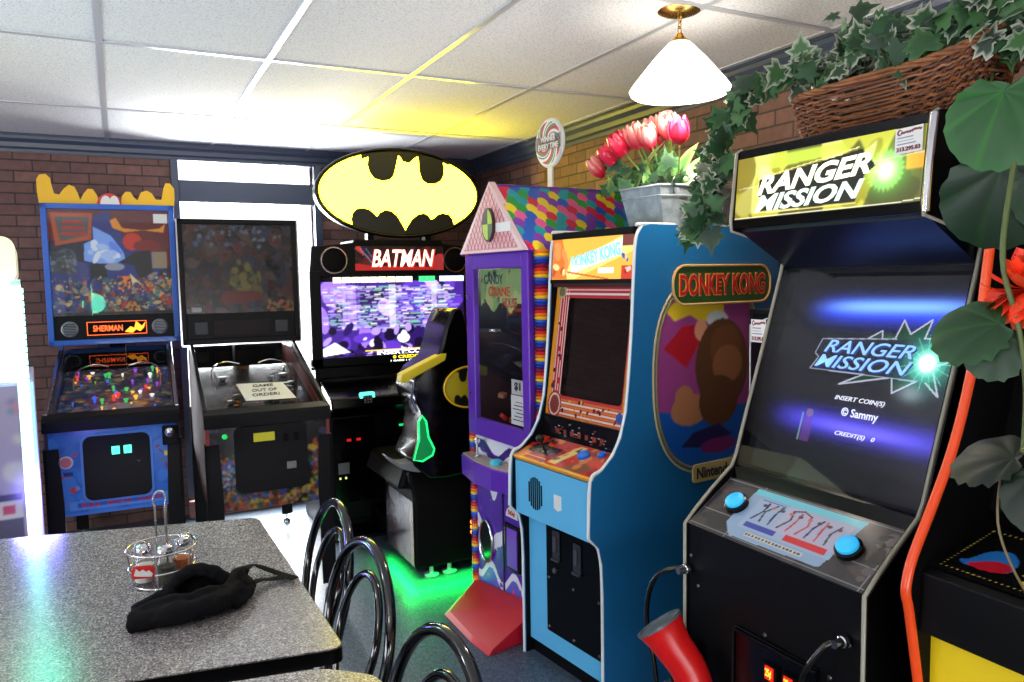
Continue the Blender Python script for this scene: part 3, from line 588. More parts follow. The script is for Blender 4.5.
# oval sign
sg = MB().prism(arc(0, 0, .53, 0, 360, 72, .27)[:-1], FY(.07, .08, 2.08), 0, .1).build('oval_sign', BLACK, t, smooth=30)
MB().tube([(.528 * math.cos(a), .268 * math.sin(a), 0) for a in [2 * pi * k / 72 for k in range(72)]], .011, 8, True, M=FY(.07, -.02, 2.08)).build('sign_rim', BLACKG, sg, smooth=60)
def px(x, y): return ((x - 283) / 477 * 1.06 + .53, (187 - y) / 254 * .54 + .27)
top = [px(*p) for p in [(170, 95), (190, 88), (187, 110), (192, 130), (205, 148), (228, 154), (250, 150), (262, 137), (268, 115), (274, 90), (277, 78), (283, 84), (290, 96), (300, 97), (309, 99), (320, 88), (330, 80), (336, 80), (337, 105), (339, 128), (346, 147), (362, 157), (386, 156), (404, 146), (413, 127), (414, 106), (411, 92), (430, 100), (430, 20), (170, 20)]]
bot = [px(*p) for p in [(120, 300), (140, 288), (137, 265), (141, 248), (152, 236), (170, 232), (190, 237), (205, 250), (210, 256), (218, 245), (235, 236), (255, 240), (270, 255), (282, 275), (292, 294), (300, 280), (312, 262), (330, 248), (348, 243), (362, 250), (370, 261), (378, 258), (390, 247), (405, 242), (425, 245), (437, 258), (440, 275), (430, 296), (440, 340), (130, 340)]]
def sign(c):
    c.fill((255, 233, 40)); c.poly(top, (0, 0, 0)); c.poly(bot, (0, 0, 0))
art('sign_face', sg, FY(.07 - .53, -.022, 1.81), 1.06, .54, 420, 214, sign, attr_mat('sign_light', .5, 20.), mask=lambda c: ((c.X - .53) / .515) ** 2 + ((c.Y - .27) / .255) ** 2 < 1)
for x in (-.12, .26): MB().box(x - .02, x + .02, .03, .09, 1.77, 1.87).build('sign_bracket', BLACK, sg)
# seat pod
MB().box(-.2, .4, -.8, .0, .03, .14).build('floor_rail', BLACK, t, bevel=.01)
pod = MB().prism([(-1.03, .06), (-1.03, .40), (-.95, .55), (-.55, .55), (-.52, .06)], FR((-.255, 0, 0), (0, 1, 0), (0, 0, 1)), 0, .72).build('seat_base', BLACKM, t, bevel=.012)
def sd(c):
    c.fill((52, 34, 36)); c.blobs(120, [(70, 62, 68), (40, 24, 28), (110, 34, 32), (18, 16, 22), (100, 92, 96), (44, 40, 52)], .01, .05, 66); c.ell(.14, .32, .09, .06, (190, 188, 192), .8); c.ell(.2, .24, .05, .08, (150, 148, 152), .7); c.ell(.26, .12, .07, .05, (30, 32, 46)); c.blur(4); c.rect(.40, .44, 0, .5, (150, 130, 70), .6); c.grain(.2)
art('side_art', pod, FR((-.258, -.57, .07), (0, -1, 0), (0, 0, 1)), .44, .34, 70, 56, sd, ARTG)
sh = [(-.03, 1.385), (.0, 1.395), (.03, 1.38), (.05, 1.30), (.09, 1.2), (.14, 1.15), (.45, 1.13), (.47, .9), (.47, .55), (-.10, .52), (-.18, .53), (-.25, .60), (-.265, .64), (-.22, .74), (-.20, .84), (-.235, .93), (-.25, .98), (-.24, 1.04), (-.20, 1.09), (-.12, 1.14), (-.09, 1.22), (-.07, 1.30)]
shm = MB().prism(sh, FY(0, -.75, 0), 0, .30)
shl = shm.build('seat_shell', BLACKG, t, bevel=.035, smooth=50)
MB().prism([(-.32, 1.035), (-.315, 1.075), (-.10, 1.165), (-.07, 1.165), (-.08, 1.13), (-.30, 1.03)], FY(.0, -.99, 0), 0, .07).build('yellow_trim', mat('seat_yellow', (214, 190, 30), .4), shl, bevel=.006)
MB().tube([(.135 * math.cos(a), .105 * math.sin(a), 0) for a in [2 * pi * k / 40 for k in range(40)]], .006, 6, True, M=FY(.045, -1.058, .985)).build('seat_emblem_rim', YEL2, shl, smooth=60)
def se(c):
    c.fill((190, 170, 30))
    for q in (top, bot): c.poly([((p[0] - .53) * .25 + .135, (p[1] - .27) * .385 + .105) for p in q], (8, 8, 9))
art('seat_emblem', shl, FY(.045 - .135, -1.054, .985 - .105), .27, .21, 90, 66, se, ART, mask=lambda c: ((c.X - .135) / .132) ** 2 + ((c.Y - .105) / .103) ** 2 < 1)
GS = mat('green_light', (30, 220, 110), .3, emit=(30, 230, 120), es=1.5)
gp = [(-.265, .64), (-.22, .63), (-.165, .655), (-.155, .685), (-.185, .75), (-.195, .83), (-.215, .86), (-.235, .83), (-.235, .74)]
MB().prism(gp, FY(0, -1.035, 0), 0, .03).build('green_lamp', mat('green_lens', (16, 120, 60), .2, emit=(14, 120, 60), es=.6), shl, bevel=.004)
MB().tube([(x, -1.066, z) for x, z in gp], .005, 6, True).build('green_lamp_edge', GS, shl)
MB().tube([(-.235, -1.045, .88), (-.262, -1.045, .95), (-.25, -1.045, 1.03)], .007, 6).build('shell_trim', CHROME, shl, smooth=50)
MB().prism(smoothpath([(-.38, .66), (-.34, .61), (-.27, .575), (-.2, .565), (-.2, .62), (-.21, .66), (-.25, .62), (-.32, .62)], 3, True), FY(.0, -.9, 0), 0, .12).build('cushion_edge', mat('vinyl_highlight', (120, 120, 124), .3), t, bevel=.012, smooth=50)  # grey colour paints the highlight along the black cushion's edge
MB().prism([(-.3, .45), (-.26, .56), (.4, .56), (.4, .45)], FY(0, -.3, 0), 0, .6).build('seat_cushion', BLACKM, t, bevel=.02)
MB().lathe([(.0, .03), (.035, .0), (.04, .012), (.012, .02), (.01, .08), (0, .08)], (-.16, -.99, 0), 16).build('caster', mat('pale_foot', (150, 190, 170), .4), t, smooth=40)
MB().lathe([(.035, 0), (.04, .012), (.012, .02), (.01, .08)], (-.06, -.99, 0), 16).build('caster', mat('pale_foot', (150, 190, 170), .4), t, smooth=40)
MB().box(-.5, .5, -.25, .4, .0, .02).build('foot_plate', BLACK, t)
# ------------------------------------------------------------------ candy crane
CU = Vector((-.087, .996, 0)); c0 = Vector((1.514, 2.949, 0)) - CU * .13
t = E('candy_crane', 'purple candy prize crane with a gabled rainbow roof and striped columns', 'claw machine', tuple(c0), 5)
W = .54; D = .76
MB().box(.02, D, .015, W - .015, .05, .80).build('lower_cabinet', PURPLE, t, bevel=.003)
MB().box(.02, D, .015, .035, .80, 1.65).build('side_panel', mat('crane_side_teal', (64, 150, 130), .5), t)
MB().box(.02, D, W - .035, W - .015, .80, 1.65).build('side_panel', mat('crane_dark_side', (20, 16, 30), .4), t)
MB().box(D - .02, D, .035, W - .035, .80, 1.65).build('back_panel', mat('crane_dark_inside', (26, 22, 34), .4), t)
MB().box(.02, D, .015, W - .015, 1.63, 1.655).build('top_panel', PURPLE, t)
# door
dr = MB().box(-.01, .02, .0, .055, .80, 1.65).box(-.01, .02, W - .07, W, .80, 1.65).box(-.01, .02, .055, W - .07, .80, .885).box(-.01, .02, .055, W - .07, 1.585, 1.65).build('door_frame', PURPLE, t, bevel=.004)
MB().box(.0, .004, .055, W - .07, .885, 1.585).build('door_glass', PANE, dr)
for z in (1.0, 1.45): MB().lathe([(.008, 0), (.008, .006), (0, .008)], (0, 0, 0), 10, M=FX(-.01, W - .03, z)).build('lock', CHROME, dr)
# striped columns
cols = [(240, 196, 40), (232, 120, 40), (196, 36, 44), (120, 30, 60), (40, 50, 150), (34, 90, 190)]
for y, x_, s_ in ((-.034, .04, 1.3), (W - .004, .012, .75)):
    m = MB(); z = .06; k = 0
    while z < 1.65:
        c = tuple(float(q) for q in lin(cols[k % 6])) + (1.,); h = .0145
        m.lathe([(.024 * s_, 0), (.029 * s_, h / 2), (.024 * s_, h)], (x_, y, z), 14, col=c); z += h; k += 1
    m.build('striped_column', ARTG, t, smooth=60)
# gable roof
zr = 1.95; zb = 1.65
def gable(c):
    c.fill((222, 168, 170))
    for k in range(-20, 40):
        c.line([(k * .032, 0), (k * .032 + .36, .6)], .005, (160, 44, 60)); c.line([(k * .032, 0), (k * .032 - .36, .6)], .005, (160, 44, 60))
    c.poly([(0, 0), (.03, 0), (.27, .29), (.27, .34)], (236, 206, 204)); c.poly([(W + .02, 0), (W - .02, 0), (.27, .31), (.28, .34)], (236, 206, 204)); c.rect(0, 1, 0, .012, (236, 206, 204)); c.rect(.02, .3, .13, .17, (250, 250, 250), 0)
rf = MB().prism([(-.02, 0), (W + .005, 0), (W / 2 + .0, zr - zb)], FR((.0, 0, zb), (0, 1, 0), (0, 0, 1)), 0.0, D).build('roof_body', PURPLE, t)
G = FX(-.03, W + .01, zb + .005)
MB().prism([(-.005, 0), (W + .035, 0), ((W + .02) / 2, zr - zb + .01)], G, -.03, -.0).build('gable_board', mat('gable_pink', (226, 190, 190), .5), t)
art('gable_lattice', t, G, W + .02, .30, 150, 90, gable, ART, mask=lambda c: c.inside([(0, 0), (W + .02, 0), ((W + .02) / 2, .295)]))
ov = MB().prism(arc(.28, .12, .052, 0, 360, 32, .075)[:-1], G, 0, .012).build('oval_badge', mat('badge_brown', (60, 40, 44), .4), t)
def bd(c):
    c.fill((170, 200, 50)); c.rect(0, .047, .07, .2, (20, 24, 20)); c.rect(.047, .2, 0, .07, (16, 70, 50), .9)
art('badge_face', ov, G @ Matrix.Translation((.28 - .044, .12 - .067, .012)), .088, .134, 40, 60, bd, ART, mask=lambda c: ((c.X - .044) / .044) ** 2 + ((c.Y - .067) / .067) ** 2 < 1)
MB().box(.34, .46, .085, .125, .002, .006, M=G).build('white_tag', WHITE, t)
# candy tile roof slopes
def slope(c):
    pal = [(208, 30, 70), (30, 150, 60), (34, 90, 190), (236, 210, 40), (20, 160, 170), (230, 90, 150), (120, 60, 170)]
    c.fill((30, 60, 120))
    for j in range(9, -1, -1):
        for i in range(-1, 17):
            c.ell(i * .055 + (j % 2) * .0275, j * .048 + .016, .029, .042, pal[(i * 3 + j * 2 + (i * j) % 3) % 7])
hw = W / 2 + .02; sl = math.hypot(hw, zr - zb)
A = FR((-.02, -.028, zb - .003), (1, 0, 0), (0, hw + .01, zr - zb)); 
MB().box(0, D, 0, sl + .01, 0, .008, M=A).build('roof_slope', PURPLE, t)
art('candy_tiles', t, A @ Matrix.Translation((0, 0, .009)), D, sl + .01, 190, 110, slope, ARTG)
B = FR((D - .02, W + .018, zb - .003), (-1, 0, 0), (0, -hw - .01, zr - zb))
MB().box(0, D, 0, sl + .01, 0, .008, M=B).build('roof_slope', PURPLE, t)
art('candy_tiles', t, B @ Matrix.Translation((0, 0, .009)), D, sl + .01, 90, 50, slope, ARTG)
MB().tube([(D - .01, -.05, zb), (D - .01, W / 2 + .01, zr + .01)], .008, 6).build('roof_edge', WHITE, t)
# lollipop sign
lz = 2.155
lp = E('lollipop_sign', 'round swirled lollipop sign on a white stick standing on the candy crane roof', 'sign', tuple(c0 + CU * .31 + Vector((.996, .087, 0)) * .33 + Vector((0, 0, zr + .000))), 5)
MB().box(-.006, .006, -.018, .018, -.0, .14).build('stick', WHITE, lp, bevel=.002)
MB().lathe([(.0, -.008), (.11, -.008), (.115, 0), (.11, .008), (0, .008)], (0, 0, 0), 40, M=FX(0, 0, .215)).build('disc', WHITE, lp, smooth=40)
def lol(c):
    r = np.hypot(c.X - .105, c.Y - .105); a = np.arctan2(c.Y - .105, c.X - .105); c.fill((228, 226, 220)); k = ((a + r * 22) / (2 * pi) * 5) % 1
    c.put((k < .3), (190, 50, 90)); c.put((k > .3) & (k < .5), (60, 150, 80)); c.put((k > .62) & (k < .74), (60, 80, 150)); c.put(r > .098, (236, 234, 230)); c.rect(.005, .205, .075, .14, (70, 44, 60), .75)
art('swirl_face', lp, FX(-.010, .105, .11), .21, .21, 100, 100, lol, ART, mask=lambda c: np.hypot(c.X - .105, c.Y - .105) < .105)
text('lettering', 'WINNER', FX(-.013, -.0, .235), .12, .026, WHITE, lp, bold=.03)
text('lettering', 'EVERY TIME', FX(-.013, .0, .200), .165, .026, WHITE, lp, bold=.03)
# inside
def card(c):
    c.fill((150, 190, 120)); c.blobs(18, [(120, 170, 110), (190, 210, 140)], .02, .05, 71); c.blobs(10, [(150, 40, 50), (40, 30, 50)], .01, .018, 72, (0, .43, .0, .2))
cd = art('crane_card', t, FX(.035, W - .068, 1.37), .36, .21, 70, 40, card, attr_mat('card_lit', .5, .42), mask=lambda c: c.Y > .035 + .022 * np.sin(c.X * 42))
for k, (s, x, y, w_, m) in enumerate([('CANDY', .12, 1.535, .17, (30, 60, 90)), ('CRANE', .17, 1.48, .19, (190, 50, 40)), ('HOUSE', .26, 1.43, .12, (150, 30, 40))]):
    text('lettering', s, FX(.031, W - .068 - x, y), w_, .045, mat('card_ink_%d' % k, m, .5), cd, bold=.02)
cl = MB().lathe([(.022, 0), (.022, .12), (.03, .13), (.03, .16), (.012, .17), (.012, .32), (0, .32)], (.24, .26, 1.12), 16).build('claw_motor', mat('claw_silver', (190, 192, 196), .3, .4), t, smooth=40)
for a in (30, 150, 270):
    x, y = math.cos(R(a)), math.sin(R(a))
    MB().tube(smoothpath([(.24 + x * .02, .26 + y * .02, 1.14), (.24 + x * .08, .26 + y * .08, 1.13), (.24 + x * .085, .26 + y * .085, 1.10), (.24 + x * .04, .26 + y * .04, 1.07)], 5), .007, 6).build('claw_finger', mat('claw_bright', (200, 202, 206), .3, .4), cl, smooth=60)
MB().tube([(.3, .05, 1.5), (.3, W - .05, 1.5)], .008, 8).tube([(.3, .2, 1.3), (.3, .2, 1.1)], .004, 6).tube([(.3, .42, 1.3), (.3, .42, 1.1)], .004, 6).build('gantry_rail', CHROME, t)
g = random.Random(8)
cp = [mat('candy_wrap_%d' % i, c, .3) for i, c in enumerate([(196, 40, 44), (230, 120, 40), (200, 190, 170), (120, 60, 140), (60, 120, 90), (150, 90, 60), (220, 60, 120)])]
sw_ = []
for k in range(60):
    x, y = g.uniform(.08, .45), g.uniform(.09, .42); z = .855 + .15 * (k / 60.) + .02 * g.random()
    M = Matrix.Translation((x, y, z)) @ Matrix.Rotation(g.uniform(0, 6), 4, 'Z') @ Matrix.Rotation(g.uniform(-.8, .8), 4, 'X')
    o = MB().prism([(-.035, -.015), (-.022, -.01), (-.018, -.018), (.018, -.018), (.022, -.01), (.035, -.015), (.035, .015), (.022, .01), (.018, .018), (-.018, .018), (-.022, .01), (-.035, .015)], M, -.01, .01).build('wrapped_candy', cp[k % 7], None, bevel=.003)
    o.matrix_world = Matrix.Translation(c0) @ Matrix.Rotation(R(5), 4, 'Z')
    tag(o, 'wrapped sweet in the candy heap behind the glass of the purple crane', 'candy', 'wrapped candies in the crane')
MB().box(.03, D - .03, .04, W - .04, .80, .83).build('prize_tray', BLACKM, t)
nt = E('vendor_notice', 'white card notice stuck inside the lower glass of the purple candy crane', 'notice', (0, 0, 0)); nt.matrix_world = Matrix.Translation(c0) @ Matrix.Rotation(R(5), 4, 'Z') @ Matrix.Translation((.012, .13, .895))
MB().box(0, .0015, -.055, .055, 0, .13).build('card', WHITE, nt)
for k in range(6): MB().box(-.001, 0, -.045 + .01 * (k % 2), .04 - .012 * (k % 3), .02 + k * .016, .024 + k * .016).build('printed_line', mat('red_ink', (180, 60, 70), .5) if k == 5 else INK, nt)
MB().box(.001, .002, -.05, .05, .135, .2).build('upper_card', mat('grey_card', (196, 192, 190), .5), nt)
text('lettering', '$1', FX(-.0005, 0, .17), .05, .04, INK, nt, bold=.03)
# lower front art (white drips over purple)
def drips(c):
    c.fill((84, 44, 156)); wv = lambda f, p, a: a * np.sin(c.X * f + p)
    b = .52 + wv(26, .3, .05) + wv(61, 1, .02); c.put((c.Y > b) & (c.Y < b + .12), (232, 230, 236)); b = .23 + wv(22, 2, .06) + wv(47, 0, .02); c.put((c.Y > b) & (c.Y < b + .07), (226, 224, 234)); b = .08 + wv(30, 4, .04); c.put(c.Y < b, (90, 100, 200)); c.put((c.Y > b) & (c.Y < b + .035), (228, 228, 240)); b = .66 + wv(24, 0, .03); c.put((c.Y > b), (60, 36, 120)); c.put((c.Y > b + .04), (226, 224, 234))
    c.blobs(26, [(236, 234, 240), (60, 70, 180), (110, 60, 190)], .006, .016, 73); c.blobs(14, [(60, 70, 170), (200, 70, 130), (70, 160, 90)], .01, .018, 74, (0, .55, .0, .08))
art('lower_art', t, FX(.017, W - .015, .05), W - .03, .75, 110, 150, drips, ARTG)
MB().box(.008, .018, .27, .277, .05, .58).build('panel_seam', mat('purple_dark', (50, 26, 90), .4), t)
cb = MB().prism([(W + .01, -.0), (W + .01, -.05), (.36, -.09), (.2, -.09), (.08, -.06), (.02, .02), (W, .02)], FR((0, 0, 0), (0, 1, 0), (1, 0, 0)) , -.70, -.60).build('control_box', PURPLE, t, bevel=.006)
MB().prism([(W - .0, -.0), (W - .0, -.045), (.36, -.08), (.2, -.08), (.09, -.05), (.03, .01)], FR((0, 0, 0), (0, 1, 0), (1, 0, 0)), -.706, -.70).build('control_plate', mat('plate_grey_tan', (170, 156, 140), .4), cb)
MB().lathe([(.02, 0), (.02, .006), (.006, .008), (.006, .06), (.016, .07), (.016, .085), (0, .095)], (-.035, .42, .706), 14).build('joystick', CHROME, cb, smooth=40)
MB().lathe([(.028, 0), (.028, .016), (.018, .022), (0, .022)], (-.04, .24, .706), 18).build('drop_button', mat('cyan_button', (60, 190, 220), .3), cb, smooth=40)
MB().prism(arc(.10, .24, .06, 0, 360, 30, .1)[:-1], FX(.016, W - .015, .05), .0, .008).build('prize_door', BLACKG, t, bevel=.002)
MB().tube([(.10 + .06 * math.cos(a), .24 + .1 * math.sin(a), 0.01) for a in [2 * pi * k / 30 for k in range(30)]], .006, 6, True, M=FX(.016, W - .015, .05)).build('prize_door_rim', CHROME, t, smooth=60)
q = MB().box(.004, .016, .125, .25, .22, .43).build('coin_door', BLACK, t, bevel=.002); MB().box(.0, .004, .14, .225, .235, .415).build('coin_plate', mat('violet_plate', (120, 60, 190), .4), q)
MB().prism(arc(0, 0, .05, 0, 180, 14), FX(.016, .20, .46), 0, .003).build('price_badge', WHITE, t)
text('price', '50¢', FX(.012, .20, .48), .06, .026, RED, t, bold=.03)
MB().box(.01, .016, .02, .07, .1, .47).build('bill_acceptor', mat('blue_grey', (70, 80, 120), .4), t)
for k in range(3): MB().ell((.02, W + .04, .34 - k * .025), .012, .012, .012, 10, 6).build('amber_lamp', mat('amber', (255, 170, 60), .3, emit=(255, 150, 50), es=2.5), t)
MB().add([(.01, W + .0, .0), (.01, -.02, .0), (-.27, -.06, .0), (-.27, .10, 0), (-.24, .40, 0), (.01, W + .0, .07), (.01, -.02, .13), (-.25, -.06, .025), (-.25, .10, .018), (-.22, .38, .018)], [(0, 1, 2, 3, 4), (5, 9, 8, 7, 6), (0, 5, 6, 1), (1, 6, 7, 2), (2, 7, 8, 3), (3, 8, 9, 4), (4, 9, 5, 0)]).build('red_ramp', REDP, t, bevel=.004)
MB().box(.02, D, .02, W - .02, .0, .05).build('plinth', BLACKM, t)

# ------------------------------------------------------------------ blue upright cabinet
r7 = 6.64
t = E('arcade_cabinet', 'light blue upright arcade cabinet with white edging and tulips standing on top', 'arcade machine', (1.424, 2.202, 0), r7)
DKT = t; W = .515
pf = [(.05, .0), (.05, .40), (.045, .52), (.03, .585), (-.008, .625), (-.01, .66), (.0, .83), (.05, .862), (.10, .905), (.137, .965), (.165, 1.06), (.182, 1.2), (.195, 1.35), (.205, 1.52), (.213, 1.64), (.222, 1.685), (.245, 1.715), (.28, 1.724), (1.0, 1.724), (1.0, 0)]
for y in (0, W - .018):
    m = MB().prism(pf, FR((0, y + .018, 0), (1, 0, 0), (0, 0, 1)), 0, .018).build('side_panel', BLUE, t)
    MB().tube([(x, y + .009, z) for x, z in smoothpath(pf[:-1], 4)], .0065, 8).build('edge_moulding', WHITE, m, smooth=60)
MB().prism([(x + (.003 if x < .5 else -.01), min(z, 1.71)) for x, z in pf], FR((0, W - .0185, 0), (1, 0, 0), (0, 0, 1)), 0, .001).build('side_liner', BLACKM, t)
y0, y1 = .018, W - .019
MB().box(.97, .99, y0, y1, .02, 1.7).build('back_panel', BLACK, t)
MB().box(.26, .99, y0, y1, 1.70, 1.72).build('top_panel', BLACKG, t)
MB().box(.012, .03, y0, y1, .60, .815).build('front_box', LBLUE, t, bevel=.002)
MB().box(.03, .1, y0, y1, .595, .61).build('front_box_bottom', LBLUE, t)
lf = MB().box(.075, .09, y0, y1, .06, .6).build('lower_front', LBLUE, t)
MB().box(.09, .12, y0, y1, .0, .06).build('kick_board', BLACK, t)
for k in range(7):
    h = (.04, .055, .062, .064, .062, .055, .04)[k]
    MB().box(.009, .0125, W - .12 - k * .0135, W - .114 - k * .0135, .705 - h, .705 + h).build('speaker_slot', BLACKM, t)
MB().prism([(-.022, -.022), (0, -.03), (.022, -.022), (.022, .03), (-.022, .03)], FX(.012, .215, .70), 0, .002).build('white_sticker', WHITE, t)
cd = MB().prism(rrect(.03, .37, .14, .60, .006), FX(.075, .40, 0), 0, .006).build('coin_door', BLACKG, t, bevel=.001)
for y, z in ((.30, .5), (.17, .485)):
    MB().prism(rrect(-.022, .022, -.06, .06, .006), FX(.068, y, z), 0, .006).build('coin_slot', mat('coin_grey', (44, 46, 52), .3), cd, bevel=.002)
    MB().box(.055, .063, y - .01, y + .01, z - .02, z + .04).build('coin_entry', STEEL, cd); MB().box(.054, .063, y - .022, y + .022, z - .058, z - .05).build('coin_return', STEEL, cd)
MB().lathe([(.011, 0), (.011, .008), (0, .01)], (0, 0, 0), 14, M=FX(.068, .31, .40)).build('lock', STEEL, cd, smooth=30)
for y in (.05, .20, .355):
    for z in (.16, .36, .58): MB().lathe([(.006, 0), (.004, .004), (0, .004)], (0, 0, 0), 8, M=FX(.069, y, z)).build('bolt', STEEL, cd)
# control panel
A = FR((.004, y1, .832), (0, -1, 0), (.155, 0, .065)); L = math.hypot(.155, .065)
cpn = MB().box(0, y1 - y0, 0, L, -.012, 0, M=A).build('control_panel', mat('cp_orange', (230, 150, 40), .4), t)
def cpa(c):
    c.fill((188, 42, 30)); c.rect(0, 1, 0, .01, (240, 180, 60)); c.blobs(14, [(216, 120, 50), (150, 26, 30), (230, 190, 90), (40, 20, 20)], .012, .04, 80); c.rect(.03, .2, .05, .11, (40, 22, 24)); c.poly([(.2, .02), (.26, .15), (.30, .15), (.25, .02)], (236, 200, 120)); c.poly([(.28, .01), (.36, .08), (.44, .05), (.4, .01)], (120, 70, 40)); c.rect(.3, .46, .1, .15, (170, 50, 36)); c.blobs(30, [(90, 30, 24), (150, 40, 30), (200, 120, 60), (50, 26, 24)], .006, .02, 81); c.blur(1); c.line([(.05, .03), (.18, .03)], .006, (240, 210, 140))
art('control_art', cpn, A, y1 - y0, L, 120, 44, cpa, ARTG)
q = MB().lathe([(.02, 0), (.02, .012), (.013, .018), (0, .018)], (0, 0, 0), 18)
B2 = mat('blue_button', (30, 110, 220), .25)
MB().lathe([(.024, 0), (.024, .012), (.015, .02), (0, .02)], (.33, .105, 0), 18, M=A).lathe([(.016, 0), (.016, .012), (0, .014)], (.40, .135, 0), 16, M=A).build('jump_button', B2, cpn, smooth=40)
MB().lathe([(.02, 0), (.005, .004), (.005, .04), (.016, .05), (.017, .065), (0, .075)], (.12, .075, 0), 14, M=A).build('joystick', mat('joystick_black', (20, 20, 20), .25), cpn, smooth=40)
# instruction strip and bezel
MB().box(.155, .165, y0, y1, .895, .985).build('lower_bezel_board', BLACK, t)
def ins(c):
    c.fill((14, 12, 14)); g = random.Random(9)
    for k in range(30): x, y = g.uniform(.06, .40), g.uniform(.012, .07); c.rect(x, x + .012, y, y + .003, g.choice([(180, 170, 170), (170, 60, 50)]))
    for k in range(7): c.rect(.09 + k * .045, .11 + k * .045, .025, .045, (130, 60, 50))
art('instruction_strip', t, FX(.154, y1, .895), y1 - y0, .085, 110, 26, ins, ARTG)
A = FR((.165, y1, .975), (0, -1, 0), (.075, 0, .535)); L = math.hypot(.075, .535); bw_ = y1 - y0
def bez(c):
    w, h = bw_, L
    c.fill((226, 150, 44)); c.rect(.028, w - .02, .0, h, (196, 60, 60))
    for k in range(7): c.line([(.034 + .008 * k, 0), (.034 + .008 * k, h - .02)], .0042, (238, 226, 220) if k % 2 == 0 else (170, 40, 52))
    for k in range(7): c.line([(.0, .012 + .011 * k), (w, .012 + .011 * k)], .006, (236, 210, 190) if k % 2 else (214, 120, 50))
    for k in range(5): c.line([(.02, h - .012 - .0085 * k), (w - .02, h - .012 - .0085 * k)], .0046, (240, 230, 226) if k % 2 else (190, 50, 60))
    c.rect(0, .028, .02, h - .02, (228, 150, 40)); c.rect(0, .5, 0, .008, (230, 160, 50))
    c.ell(.055, .055, .045, .055, (150, 40, 50)); c.ell(.055, .055, .037, .046, (232, 190, 170)); c.ell(.055, .055, .03, .038, (130, 56, 50)); c.ell(.035, h - .03, .028, .028, (190, 170, 110)); c.ell(.035, h - .03, .02, .02, (120, 110, 70)); c.ell(w - .02, h - .04, .022, .03, (150, 150, 110)); c.ell(w - .03, .05, .02, .02, (60, 90, 170))
    c.blobs(20, [(120, 30, 30), (60, 30, 34), (220, 170, 60)], .006, .011, 82, (.1, w - .04, .01, .08)); c.blobs(12, [(170, 30, 50), (70, 30, 40)], .006, .012, 83, (.03, .07, .12, .4))
scr_w = rrect(.085, bw_ - .028, .095, L - .055, .02)
art('bezel_art', t, A, bw_, L, 130, 150, bez, ARTG, mask=lambda c: ~c.inside(scr_w))
MB().box(0, bw_, 0, L, -.04, -.03, M=A).build('monitor_surround', BLACKM, t)
MB().prism(scr_w, A, -.025, -.015).build('monitor', mat('dark_crt', (6, 8, 12), .08, coat=.5), t, smooth=30)
RG = mat('faint_red_reflection', (120, 20, 20), .4, emit=(200, 30, 24), es=.25)
MB().box(0.005, bw_ - .005, 0, L, .004, .006, M=A).build('bezel_glass', PANE, t)
# marquee
A = FR((.208, y1, 1.53), (0, -1, 0), (.012, 0, .16)); L = .16
def mq(c):
    w = bw_; c.fill((244, 190, 70)); c.poly([(0, .0), (0, .16), (.06, .16), (.12, .0)], (222, 120, 50)); c.poly([(.09, .05), (.42, .16), (w, .16), (w, .10), (.14, .0), (.1, .0)], (246, 226, 130)); c.poly([(.12, .02), (.12, .075), (w - .06, .15), (w - .06, .09)], (236, 250, 236))
    c.blobs(9, [(190, 84, 40), (236, 150, 80), (250, 220, 140)], .012, .03, 85, (.01, .11, .02, .14)); c.rect(w - .06, w, .0, .05, (206, 60, 40)); c.blobs(8, [(150, 40, 40), (246, 200, 170), (60, 90, 180)], .006, .013, 86, (w - .055, w - .005, .01, .1)); c.rect(w - .06, w, .12, .16, (120, 60, 50)); c.rect(w - .19, w - .10, .022, .042, (250, 250, 250)); c.line([(.1, .03), (.35, .0)], .006, (214, 80, 50))
mo = art('marquee_art', t, A, bw_, L, 150, 54, mq, attr_mat('marquee_lit', .3, 1.3))
q = FR(tuple(A @ Vector((.27, .088, .003))), (0, -1, 0.17), (0, 0, 1))
text('marquee_lettering', 'DONKEY KONG', q, .29, .05, mat('marquee_cyan', (110, 200, 220), .3, emit=(130, 210, 225), es=.9), mo, bold=.03)
MB().box(.22, .24, y0, y1, 1.5, 1.7).build('marquee_box', BLACK, t)
MB().box(.20, .215, y0, y1, 1.515, 1.53).box(.212, .235, y0, y1, 1.69, 1.715).build('marquee_retainer', BLACK, t)
MB().box(.215, .27, y0, y1, 1.50, 1.515).build('speaker_board', mat('dark_red_board', (60, 16, 18), .4), t)
